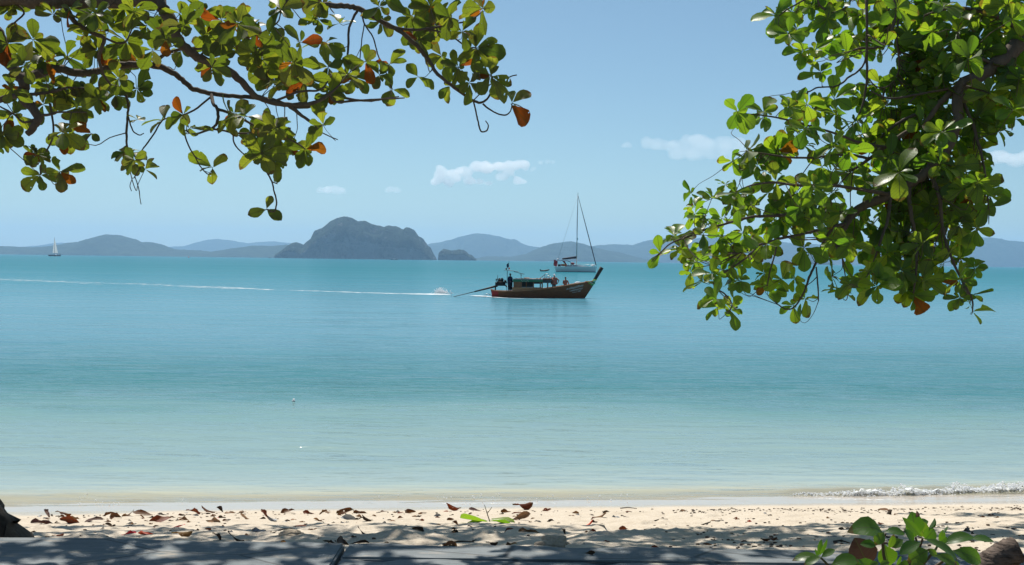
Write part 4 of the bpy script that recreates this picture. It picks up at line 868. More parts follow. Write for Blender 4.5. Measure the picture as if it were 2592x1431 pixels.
for yy, xx in ((-.25, -.05), (.1, -.22)):
    m = MB(); m.tube([(.15, yy, .12), (-.1+xx, yy, .30), (-.3+xx, yy, .26), (-.42+xx, yy, .05), (-.38+xx, yy, -.15)], .022, 6); m.make('propeller_guard', MAT['steel'], boat, True)
m = MB()
for yy in (-.6, .6):
    m.tube([(4.48, yy, 1.76), (4.95, yy, 2.14), (5.02, yy, 2.23), (5.30, yy, 2.19), (5.34, yy, 2.14), (5.34, yy, 1.80)], .016, 6); m.tube([(4.95, yy, 2.12), (4.95, yy, 1.80)], .016, 6); m.tube([(5.05, yy, 1.85), (5.34, yy, 2.1)], .014, 5); m.tube([(5.34, yy, 2.0), (5.55, yy, 1.93), (5.55, yy, 1.8)], .014, 5)
m.tube([(5.02, -.6, 2.23), (5.02, .6, 2.23)], .016, 6); m.tube([(5.34, -.6, 2.14), (5.34, .6, 2.14)], .016, 6); m.make('railing', MAT['steel'], boat, True)
def garland(mat, a, b, sag, r, n=14, off=0.03):
    pts = []
    for i in range(n + 1):
        t = i / n; x = a[0] + (b[0]-a[0])*t; z = a[1] + (b[1]-a[1])*t - sag * math.sin(math.pi*t); y = -(hull_y(min(x, 9.5), min(z, ip(SH, min(x, 9.6)))) + off); pts.append((x, y, z))
    m = MB(); m.tube(pts, r, 6); m.make('ribbon', MAT[mat], boat, True)
garland('red', (8.62, 1.52), (8.95, 1.56), .03, .05); garland('yellow', (8.68, 1.57), (9.1, 1.58), .02, .04); garland('lime', (8.80, 1.58), (9.50, 1.28), .10, .03); garland('white', (8.95, 1.60), (9.45, 1.34), .03, .028); garland('emerald', (9.2, 1.22), (9.56, 1.42), .03, .045, off=.05)
for zz, mt, rr_ in ((1.70, 'lime', .175), (1.60, 'white', .18), (1.52, 'emerald', .175)):
    m = MB(); x0 = 9.42 + (zz-1.52)*.6
    m.tube([(x0 + rr_*math.cos(a*.5236), rr_*.75*math.sin(a*.5236), zz + .04*math.cos(a*.5236)) for a in range(13)], .045, 6); m.make('ribbon', MAT[mt], boat, True)
def lettering(txt, x0, z0, x1, z1, h):
    cu = bpy.data.curves.new('lettering', 'FONT'); cu.body = txt; cu.size = 1; to = bpy.data.objects.new('t', cu); COL.objects.link(to)
    me = bpy.data.meshes.new_from_object(to.evaluated_get(bpy.context.evaluated_depsgraph_get())); bpy.data.objects.remove(to)
    if not len(me.vertices): return
    co = np.array([vv.co[:] for vv in me.vertices]); mn = co.min(0); mx = co.max(0)
    for vv, c in zip(me.vertices, co):
        a = (c[0]-mn[0])/(mx[0]-mn[0]); b_ = (c[1]-mn[1])/(mx[1]-mn[1]); x = x0 + (x1-x0)*a + .02*b_; z = z0 + (z1-z0)*a + h*b_
        vv.co = (x, -(hull_y(x, z) + .012), z)
    me.materials.append(MAT['white']); obj('lettering', me, boat)
bpy.context.view_layer.update()
lettering('ศ.เจริญภูมิปัณณ', 6.93, .70, 8.44, 1.06, .26)
lettering('S.ANNONGNITTHAY', 7.22, .60, 8.43, .86, .13)
lettering('ภ.ภ.ก 905', 7.46, .47, 8.24, .63, .12)

J, E, rd = figure(.88, [((.03,.11,.46),(-.03,.12,.09),(.11,.14,.05)), ((.06,-.11,.46),(.0,-.12,.09),(.14,-.14,.05))],
    [((-.10,.27,1.12),(.10,.24,.98),(.17,.22,.95)), ((.06,-.27,1.10),(.30,-.22,.98),(.37,-.20,.95))], (.0,0))
def pk_boatman(c):
    if c.z > 1.42: return 0
    if c.z > .84: return 1 if not (c.x > .26 and c.z < 1.02) else 0
    return 2 if c.z > .14 else 0
p = person('person', 'standing boatman in dark blue shirt and trousers at the stern of the wooden boat', BO + Vector((1.76, -.12, .50)), R(-55), J, E, rd, [MAT['skin_dark'], MAT['blue_cloth'], MAT['dark_cloth']], pk_boatman)
hair_cap(p, (.02, 0, .88+.72), MAT['hair'])
shirt(p, 'shirt', 'blue_cloth', ((1.41, .09, .11), (1.37, .13, .22), (1.24, .16, .26), (1.05, .17, .25), (.88, .19, .25), (.80, .20, .26)), .0)
shirt(p, 'trousers', 'dark_cloth', ((.86, .17, .22), (.70, .18, .24), (.45, .17, .23), (.20, .16, .22)), .02)
J, E, rd = figure(.86, [((.05,.12,.45),(.0,.13,.09),(.14,.15,.05)), ((.05,-.12,.45),(.0,-.13,.09),(.14,-.15,.05))],
    [((.30,.36,1.12),(.34,.24,.90),(.34,.18,.85)), ((.34,-.30,1.16),(.44,-.22,.92),(.43,-.18,.86))], (.05,0), sh=.22)
rd['belly'] = (.19, .15); rd['chest'] = (.19, .14)
def pk_p1(c):
    if c.z > 1.40 or (c.x > .36 and c.z < 1.0): return 0
    return 1 if c.z > .80 else 2
p = person('person', 'passenger in loose coral shirt and white cap standing at the cabin front', BO + Vector((5.78, -.15, .50)), R(-62), J, E, rd, [MAT['skin'], MAT['coral_cloth'], MAT['dark_cloth']], pk_p1)
hair_cap(p, (.07, 0, .86+.715), MAT['white'], 'cap', .115, .01, .09)
shirt(p, 'shirt', 'coral_cloth', ((1.39, .10, .13), (1.35, .15, .24), (1.22, .20, .29), (1.05, .22, .29), (.90, .25, .30), (.74, .27, .31)), .04)
J, E, rd = figure(.10, [((.38,.12,.16),(.45,.13,-.24),(.58,.14,-.27)), ((.38,-.12,.16),(.45,-.13,-.24),(.58,-.14,-.27))],
    [((.10,.28,.34),(.30,.22,.22),(.37,.20,.20)), ((.08,-.28,.34),(.28,-.22,.22),(.36,-.20,.20))], (.0,0), sh=.20)
pk_p2 = lambda c: 1 if (c.z < .16 and c.z > -.16) else 0
p = person('person', 'bare shouldered passenger with short dark hair seated near the prow', BO + Vector((6.85, 0, 1.02)), R(62), J, E, rd, [MAT['skin'], MAT['dark_cloth']], pk_p2)
hair_cap(p, (.01, 0, .10+.72), MAT['hair'])
th = MB(); th.box(6.62, 7.02, -.75, .75, .94, 1.0); th.make('thwart', MAT['wood'], boat)
m = MB(); m.ball((0, 0, .10), .2, 10, 7, (1, .7, .5)); m.ball((.17, .02, .13), .13, 8, 6, (1, .8, .6)); m.ball((-.16, 0, .08), .12, 8, 6, (1, .8, .6))
b_ = m.make('bundle', MAT['white'], None, True, BO + Vector((7.92, -.42, 1.33))); tag(b_, 'small white cloth bundle lying on the side of the boat prow', 'bundle')

# ------------------------------------------------------------------ moored yacht
YO = W(1402.4, 688.4)
ya_ = empty('yacht', YO, 'white moored yacht with tall bare mast and dark furled sails', 'sailing boat')
def yy_hull(u, t, s):
    x = 13.3 * u; zt = 1.60 + .25 * u ** 2; z = -.3 + (zt + .3) * t
    hb_ = 2.0 * (np.sin(np.clip((u * .93 + .30), 0, 1.23) / 1.23 * math.pi) ** .62 if u < .999 else 0.02); x -= (1 - t) * .35 * u; x += (1 - t) * .75 * (1 - u) ** 3
    return (x, s * max(hb_, .03) * (.55 + .45 * t ** .6), z)
def yh(t0, t1, nm, mt, parent, off=0):
    v = []; f = []; nu = 36; nt = 6
    for s in (-1, 1):
        o = len(v)
        for i in range(nu + 1):
            for j in range(nt + 1):
                q = yy_hull(i / nu, t0 + (t1 - t0) * j / nt, s); v.append((q[0], q[1] + s*off, q[2]))
        for i in range(nu):
            for j in range(nt): a = o + i*(nt+1)+j; f.append((a, a+nt+1, a+nt+2, a+1) if s < 0 else (a, a+1, a+nt+2, a+nt+1))
    f.append(tuple(range(nt + 1)) + tuple((nu+1)*(nt+1) + j for j in reversed(range(nt+1))))
    if t1 == 1:
        for i in range(nu): a = i*(nt+1)+nt; b = (nu+1)*(nt+1)+a; f.append((a, a+nt+1, b+nt+1, b))
    return obj(nm, mesh(nm, v, f, MAT[mt], smooth=False), parent)
yh(.23, 1, 'hull', 'hull_white', ya_); yh(0, .229, 'boot_stripe', 'boot_stripe', ya_)
m = MB(); m.prism([(3.2, 1.60), (3.9, 2.15), (7.6, 2.28), (9.6, 1.98), (11.4, 1.72)], -1.0, 1.0); m.make('cabin_top', MAT['white'], ya_)
for x0, x1 in ((4.25, 4.75), (5.0, 5.55), (5.9, 6.9)):
    m = MB(); m.box(x0, x1, -1.03, -1.002, 1.90, 2.06); m.make('window', MAT['glass_dark'], ya_)
m = MB(); m.tube([(7.02, 0, 1.9), (7.05, 0, 10), (7.12, 0, 24.2)], [.115, .115, .085], 8); m.make('mast', MAT['steel'], ya_, True)
m = MB(); m.tube([(7.0, 0, 4.25), (2.35, 0, 3.85)], .07, 7); m.make('boom', MAT['white'], ya_, True)
m = MB(); m.tube([(6.95, 0, 4.60), (5.0, 0, 4.40), (3.2, 0, 4.15), (2.5, 0, 4.05)], [.40, .34, .28, .18], 8); m.make('sail_cover', MAT['navy'], ya_, True)
m = MB(); m.tube([(7.15, 0, 23.9), (10.0, 0, 13.5), (13.1, 0, 2.25)], [.06, .13, .14], 7); m.make('furled_jib', MAT['navy'], ya_, True)
for z, w in ((8.2, 1.15), (15.6, .95)):
    m = MB(); m.tube([(6.9, -w, z - .05), (7.06, 0, z), (6.9, w, z - .05)], .035, 5); m.make('spreader', MAT['steel'], ya_, True)
m = MB()
for s in (-1, 1):
    m.tube([(6.9, s*1.7, 1.7), (6.9, s*1.15, 8.15), (6.9, s*.95, 15.55), (7.1, 0, 23.8)], .02, 4); m.tube([(.5, s*.9, 1.7), (7.1, 0, 24)], .016, 4)
m.make('rigging', MAT['steel'], ya_, True)
m = MB(); m.ball((7.22, -.1, 10.3), .2, sc=(.8, .8, 2)); m.make('radar', MAT['white'], ya_, True)
m = MB(); m.tube([(7.1, 0, 24.2), (6.9, 0, 24.75)], .03, 4); m.tube([(7.1, 0, 24.2), (7.35, 0, 24.7)], .03, 4); m.make('masthead_vane', MAT['dark_grey'], ya_, True)
m = MB(); m.prism([(.75, 3.45), (2.2, 3.62), (3.5, 3.55), (4.4, 3.45), (5.3, 3.05), (5.2, 2.98), (4.3, 3.33), (3.5, 3.42), (2.2, 3.50), (.75, 3.38)], -1.3, 1.3); m.make('bimini', MAT['navy'], ya_)
m = MB(); m.prism([(2.5, 3.40), (3.2, 3.42), (4.0, 2.2), (3.55, 2.2)], -1.35, -1.3); m.make('side_cloth', MAT['boat_red'], ya_)
m = MB(); m.ball((5.75, 0, 2.62), .65, 10, 7, (1, 1.6, .62)); m.make('spray_hood', MAT['boat_red'], ya_, True)
m = MB(); m.ball((3.0, -1.5, 2.15), 1.1, 12, 8, (1, .32, .33)); m.make('red_dinghy', MAT['orange'], ya_, True)
m = MB(); m.ball((3.0, -1.62, 2.25), .75, 10, 7, (1, .3, .22)); m.make('dinghy_cover', MAT['yellow'], ya_, True)
m = MB(); m.box(1.2, 2.0, -.5, .5, 1.7, 2.35); m.tube([(1.4, -.6, 1.6), (1.4, -.6, 2.3), (1.9, -.6, 2.3)], .05, 6); m.make('cockpit_gear', MAT['dark_grey'], ya_)
v = [(-.15 + .24*j - .35*(i/6.)*(j > 0)*.6 + .05*math.sin(i), -.2 + .08*math.sin(j*2+i), 3.75 - .30*i - .02*j*j) for i in range(7) for j in range(6)]
obj('ensign', mesh('ensign', v, [(i*6+j, i*6+j+1, i*6+j+7, i*6+j+6) for i in range(6) for j in range(5)], MAT['red']), ya_)
m = MB(); m.tube([(.35, -.2, 1.6), (-.1, -.2, 3.9)], .04, 5); m.make('flag_staff', MAT['dark_grey'], ya_, True)
m = MB(); m.ball((1.15, .2, 3.95), .42, 8, 6, (1, 1, .42)); m.tube([(1.0, .2, 1.7), (1.1, .2, 3.85)], .05, 5); m.make('radar_pole', MAT['white'], ya_, True)
m = MB(); m.ball((12.2, 0, 2.15), .8, 10, 6, (1, .8, .28)); m.make('foredeck_bag', MAT['white'], ya_, True)
m = MB()
for s in (-1, 1):
    for x in (2.0, 5.0, 8.0, 10.2, 12.0): m.tube([(x, s*yy_hull(x/13.3, 1, 1)[1]*.93, 1.6), (x, s*yy_hull(x/13.3, 1, 1)[1]*.93, 2.5)], .03, 4)
    m.tube([(x, s*yy_hull(min(x/13.3, 1), 1, 1)[1]*.93, 2.45 + .15*(x > 11)) for x in (2.0, 5.0, 8.0, 10.2, 12.0, 13.3)], .018, 4)
m.tube([(12.4, -.4, 2.5), (13.5, 0, 2.65), (12.4, .4, 2.5)], .04, 5); m.make('guard_rail', MAT['steel'], ya_, True)
m = MB(); m.tube([(13.25, 0, 1.75), (13.45, 0, .8), (13.55, 0, -.3)], .03, 4); m.make('anchor_chain', MAT['steel'], ya_, True)
# inflatable dinghy
dv = empty('dinghy', W(1368.5, 687.6), 'small dark inflatable dinghy floating left of the moored yacht', 'dinghy')
m = MB(); m.tube([(0, -.55, .25), (1.2, -.6, .27), (2.1, -.4, .42), (2.6, 0, .58), (2.1, .4, .42), (1.2, .6, .27), (0, .55, .25)], [.2, .22, .22, .2, .22, .22, .2], 10); m.make('tube', MAT['black'], dv, True)
m = MB(); m.box(.05, 1.9, -.42, .42, .08, .16); m.make('floor', MAT['grey'], dv); m = MB(); m.box(.9, 1.15, -.5, .5, .36, .42); m.make('seat', MAT['white'], dv)
m = MB(); m.box(-.25, .02, -.14, .14, .2, .72); m.box(-.2, -.1, -.05, .05, -.3, .2); m.make('outboard_motor', MAT['black'], dv)

# ------------------------------------------------------------------ far boats and buoy
FO = W(122.0, 648.7); fs = empty('sailing_boat', FO, 'distant yacht under white sail in front of the left hill range', 'sailing boat')
q = 1.176
m = MB(); m.prism([(.0, 2.7), (1.8, -.3), (24.5, -.3), (26.0, 2.6), (20, 2.4), (8, 2.5)], -2.2, 2.2); m.make('hull', MAT['navy'], fs)
m = MB(); m.prism([(4.5, 2.5), (5.5, 4.2), (15, 4.1), (17.5, 2.4)], -1.5, 1.5); m.make('cabin_top', MAT['white'], fs)
m = MB(); m.tube([(13.4, 0, 2.3), (13.0, 0, 39.5)], .25, 6); m.make('mast', MAT['dark_grey'], fs, True)
def sail_mesh(nm, pts, mt):
    a, b, c = [Vector(p) for p in pts]; v = []; f = []; n = 9
    for i in range(n + 1):
        for j in range(n + 1):
            t = i / n; s = j / n; p = (a.lerp(b, s)).lerp(c, t); p.y += 1.6 * math.sin(math.pi*s) * math.sin(math.pi*(.1+.85*t)) * (1-t); v.append(p)
    for i in range(n):
        for j in range(n): q_ = i*(n+1)+j; f.append((q_, q_+1, q_+n+2, q_+n+1))
    obj(nm, mesh(nm, v, f, MAT[mt]), fs)
sail_mesh('mainsail', [(13.6, .05, 7.0), (20.3, .3, 6.0), (13.1, 0, 39)], 'sail'); sail_mesh('jib', [(9.5, -.4, 7.2), (13.2, -.4, 6.5), (12.7, -.1, 36)], 'sail')
m = MB(); m.tube([(13.5, 0, 6.4), (20.6, .3, 5.4)], .22, 5); m.make('boom', MAT['dark_grey'], fs, True)
m = MB(); m.prism([(19.5, 4.4), (25.0, 4.3), (25.0, 4.8), (19.5, 4.9)], -1.6, 1.6); m.make('bimini', MAT['navy'], fs); m = MB(); m.box(19.6, 19.9, -1.5, 1.5, 2.4, 4.4); m.box(24.6, 24.9, -1.5, 1.5, 2.4, 4.3); m.make('bimini_frame', MAT['steel'], fs)
bo = empty('buoy', W(477.5, 652.6), 'tiny orange buoy on the water below the left hills', 'buoy')
m = MB(); m.ball((0, 0, .7), 1.5, 10, 7, (1, 1, .8)); m.make('float', MAT['orange'], bo, True); m = MB(); m.tube([(0, 0, 1.6), (0, 0, 4.2)], [.35, .25], 6); m.make('marker', MAT['orange'], bo, True)
def small_boat(px, py, L, label, white=True, wake=False):
    o = empty('motor_boat', W(px, py), label, 'motor boat')
    m = MB(); m.prism([(0, .09*L), (.03*L, -.2), (.80*L, -.2), (L, .13*L), (.5*L, .085*L)], -.13*L, .13*L); m.make('hull', MAT['dark_grey'], o)
    m = MB(); m.prism([(.25*L, .08*L), (.28*L, .15*L), (.55*L, .15*L), (.66*L, .09*L)], -.09*L, .09*L); m.make('cabin', MAT['white'] if white else MAT['dark_grey'], o)
    m = MB(); m.tube([(.2*L, -.1*L, .08*L), (.2*L, -.1*L, .2*L), (.58*L, -.1*L, .2*L), (.6*L, -.1*L, .1*L)], .012*L, 5); m.make('rail', MAT['dark_grey'], o)
    return o
small_boat(679, 653.4, 15, 'tiny dark boat left of the steep island', False)
small_boat(989, 658.2, 26, 'dark speedboat passing at the foot of the steep island')
small_boat(2009, 672.6, 15, 'low dark boat under the hanging branches of the right tree', False)

# ------------------------------------------------------------------ foam and spray
k = N('foam'); ed = k.n('Attribute', attribute_name='edge').outputs['Fac']; a = k.noise(k.coord((.8, .35, 1)), 1.0, 6, .7)
msk = k.ramp(k.math('ADD', a, k.math('MULTIPLY', ed, 0.55)), [(.54, 0.0), (1.12, 1.0)])
df = k.n('BsdfDiffuse'); df.inputs[0].default_value = (.80, .84, .86, 1); trn = k.n('BsdfTransparent'); k.done(k.mixs(msk, trn.outputs[0], df.outputs[0])); MAT['foam'] = k.m
k = N('foam_fine'); ed = k.n('Attribute', attribute_name='edge').outputs['Fac']; a = k.noise(k.coord((7, 22, 1)), 1.0, 6, .7)
msk = k.ramp(k.math('ADD', a, k.math('MULTIPLY', ed, 0.5)), [(.66, 0.0), (.86, 1.0)])
df = k.n('BsdfDiffuse'); df.inputs[0].default_value = (.82, .84, .84, 1); trn = k.n('BsdfTransparent'); k.done(k.mixs(msk, trn.outputs[0], df.outputs[0])); MAT['foam_fine'] = k.m
def foam_strip(name, pts, label, mat='foam', z=.02, sub=12):
    """pts: (px, py, half width in picture rows, strength)"""
    P_ = []
    for (x0, y0, w0_, s0), (x1, y1, w1_, s1) in zip(pts[:-1], pts[1:]):
        for i in range(sub): t = i / sub; P_.append((x0+(x1-x0)*t, y0+(y1-y0)*t, w0_+(w1_-w0_)*t, s0+(s1-s0)*t))
    P_.append(pts[-1]); n = 9; X = np.zeros((n, len(P_))); Y = X.copy(); A = X.copy(); Z = X.copy() + z
    for i, (px, py, w, s_) in enumerate(P_):
        c = W(px, py, z); dy = abs(W(px, py + w, z).y - c.y)
        for j in range(n): q_ = (j/(n-1)*2-1); X[j, i] = c.x; Y[j, i] = c.y + q_*dy; A[j, i] = s_*(1-abs(q_)**1.5) - .6*abs(q_)
    o = obj(name, grid_mesh(name, X, Y, Z, MAT[mat], {'edge': A})); return tag(o, label, 'foam', kind='stuff')
foam_strip('wake', [(-150,703.5,9,.16),(0,708,9,.19),(100,711.5,9,.2),(220,716,8,.18),(400,721,7,.2),(500,726,7,.28),(600,729.5,6.5,.36),(700,734.5,2.0,.3),(800,737,2.0,.42),(900,740.5,2.2,.5),(1000,743.5,2.0,.6),(1060,744.5,2.0,.8),(1110,745,3.0,1.0),(1140,746,2.0,.6)], 'long thin white wake trailing behind the wooden boat')
foam_strip('wash', [(1180,748,.8,.3),(1205,749,1.6,.9),(1230,750,1.8,1.1),(1250,752.3,1.6,.9),(1275,754.2,.8,.7),(1330,756.4,.6,.5),(1400,757.6,.5,.45),(1470,758.8,.4,.2)], 'white wash along the waterline of the wooden boat', z=.05)
foam_strip('wake', [(1013,658.3,.28,.6),(1040,658.4,.2,.2)], 'short white wake behind the far speedboat', z=.3)
k = N('froth'); df = k.n('BsdfDiffuse'); df.inputs[0].default_value = (.93, .94, .95, 1); tl_ = k.n('BsdfTranslucent'); tl_.inputs[0].default_value = (.93, .94, .95, 1)
MAT['froth'] = k.done(k.mixs(.7, df.outputs[0], tl_.outputs[0]))
sp_ = MB(); rr = random.Random(12)
for i in range(300):
    t = rr.random() ** 1.5; px = 1117 + rr.gauss(0, 1) * 15 * (1 - .75*t) - 2*t; py = 746 - 18*t; c = P(px, py, 110.5 + rr.gauss(0, .4)); sp_.ball(c, rr.uniform(.025, .085)*(1.3-t), 5, 4, (1, 1, rr.uniform(.7, 1.6)))
o = sp_.make('spray', MAT['froth'], None, True); tag(o, 'plume of white spray thrown up by the propeller', 'spray', kind='stuff')

br = MB(); rr = random.Random(5)
for i in range(1500):
    px = 2010 + 640 * rr.random() ** .85; a = min((px-2000)/200, 1); x = (px - 1296) / F * 16.2
    g = fbm(np.array([px*.02]), np.array([3.]), 8, 3)[0]
    yq = 15.86 + 0.14*math.sin(x*.9) + .104*x - .09*rr.random()
    h = (.045 + .11*max(g+.35, .05)) * a * rr.random() ** 1.0
    br.ball((x + rr.gauss(0, .02), yq + rr.gauss(0, .05) - .12*a*rr.random(), max(.010, h)), rr.uniform(.004, .016), 5, 4, (rr.uniform(.8, 1.8), 1, rr.uniform(.7, 1.3)))
o = br.make('breaking_wave', MAT['froth'], None, True); tag(o, 'little frothy white wave breaking on the shore at the right', 'wave', kind='stuff')
xg = np.linspace(3.9, 9.5, 1100); sg_ = np.linspace(0, 1, 12); XX, SS = np.meshgrid(xg, sg_)
ga = smooth(4.0, 5.4, XX); gn = fbm(XX * 3.2, XX * 0, 8, 4); hh = (.03 + .11 * np.clip(gn + .3, .05, 1)) * ga
YY = 15.86 + .14 * np.sin(XX * .9) + .104 * XX - .30 + .36 * SS + .03 * fbm(XX * 6, SS * 2, 5, 3)
ZZ = .006 + hh * np.sin(np.clip(SS * 1.25, 0, 1) * math.pi) ** .8 * (1 + .8 * fbm(XX * 14, SS * 4, 17, 3))
o = obj('wave_lip', grid_mesh('wave_lip', XX, YY, ZZ, MAT['foam_fine'], {'edge': .75 * np.sin(SS * math.pi) * ga - .15 + .35 * gn})); tag(o, 'soft white foam lip of the small wave at the shore', 'wave', kind='stuff')
fs_ = lambda pts, lab: foam_strip('foam', pts, lab, 'foam_fine', .028, 16)
fs_([(1980,1262,3,.2),(2100,1263,5,.5),(2300,1266,5,.5),(2450,1268,6,.5),(2660,1270,6,.5)], 'thin lace of foam in front of the breaking wave')
fs_([(820,1273,1.5,.25),(1000,1275,2,.3),(1150,1275,2.5,.45),(1330,1274,3,.5),(1500,1273,1.6,.3),(1700,1272,1.2,.15)], 'thin broken foam line on the wet sand in the middle')
fs_([(-40,1302,2,.25),(40,1303,3,.4),(150,1300,2,.3),(240,1296,1.5,.15)], 'thin foam flecks on the wet sand beside the trunk foot')
gl_ = MB(); rr = random.Random(9)  # sun glints along the shore, modelled as small white balls
for i in range(60):
    px = rr.choice((rr.gauss(240, 40), rr.gauss(1290, 90), rr.uniform(0, 2592), rr.uniform(1100, 1600))); py = rr.choice((rr.uniform(1250, 1262), rr.uniform(1270, 1278), rr.uniform(1255, 1278))); c = W(px, py, .03)
    gl_.ball(c, rr.uniform(.006, .013) * (1 if py > 1200 else 1.5), 5, 4)
o = gl_.make('glint_flecks', MAT['froth'], None, True); tag(o, 'scattered white flecks standing in for sun glints on the shallow water', 'foam', kind='stuff')
m = MB(); m.ball((0, 0, .02), .045, 8, 6, (1, 1, .8)); m.tube([(0, 0, .02), (.01, 0, .09)], [.035, .02], 7); o = m.make('float', MAT['froth'], None, True, W(743, 1019)); tag(o, 'tiny white float bobbing alone on the green water', 'float')

# ------------------------------------------------------------------ dry leaves lying on the sand
def sand_at(px, py):
    p = sand_hit(px, py); z = float(sand_z(np.array([p.x]), np.array([p.y]))[0]); return Vector((p.x, p.y, z)), (p - CAMP).dot(fwd)
def put_leaf(px, py, w, mat, shape, label, seed, group=None, surf=None):
    rr = random.Random(seed)
    if surf is None: p, d = sand_at(px, py)
    else: p = W(px, py, surf); d = (p - CAMP).dot(fwd)
    L = w / F * d * 1.12; i = rr.randrange(len(DRY)); yaw = rr.choice((0, math.pi)) + rr.uniform(-.6, .6)
    dirv = Vector((math.cos(yaw), math.sin(yaw), 0.05 if shape != 'up' else rr.uniform(.6, 1.4))); nrm = Vector((rr.gauss(0, .2), rr.gauss(-.25, .2), 1))
    if shape == 'curl': nrm = Vector((rr.gauss(0, .3), rr.choice((-1.1, .9)), .8))
    if shape == 'tent': nrm = Vector((rr.gauss(0, .3), rr.gauss(-.3, .2), -1)); 
    Mx = (basis(dirv, nrm) * L).to_4x4()
    me = leaf_mesh('dry', i, mat); co = np.array([v.co[:] for v in me.vertices]) @ np.array(Mx.to_3x3()).T
    hm = {'flat': .22, 'curl': .42, 'tent': .58, 'up': .85}[shape] * w / F * d; zr = co[:, 2].max() - co[:, 2].min()
    if zr > hm: Mx = (Matrix.Diagonal((1, 1, hm / zr, 1)) @ Mx); co[:, 2] *= hm / zr
    wx = co[:, 0].max() - co[:, 0].min(); q_ = (w / F * d) / max(wx, .3 * L)
    Mx = Matrix.Diagonal((q_, q_, 1, 1)) @ Mx; co[:, :2] *= q_
    c = (co.min(0) + co.max(0)) / 2; Mx.translation = p - Vector((c[0], c[1], co[:, 2].min() + .006))
    o = obj('fallen_leaf', me); o.matrix_world = Mx; tag(o, label, 'leaf', group or 'dry fallen leaves on the sand'); return o
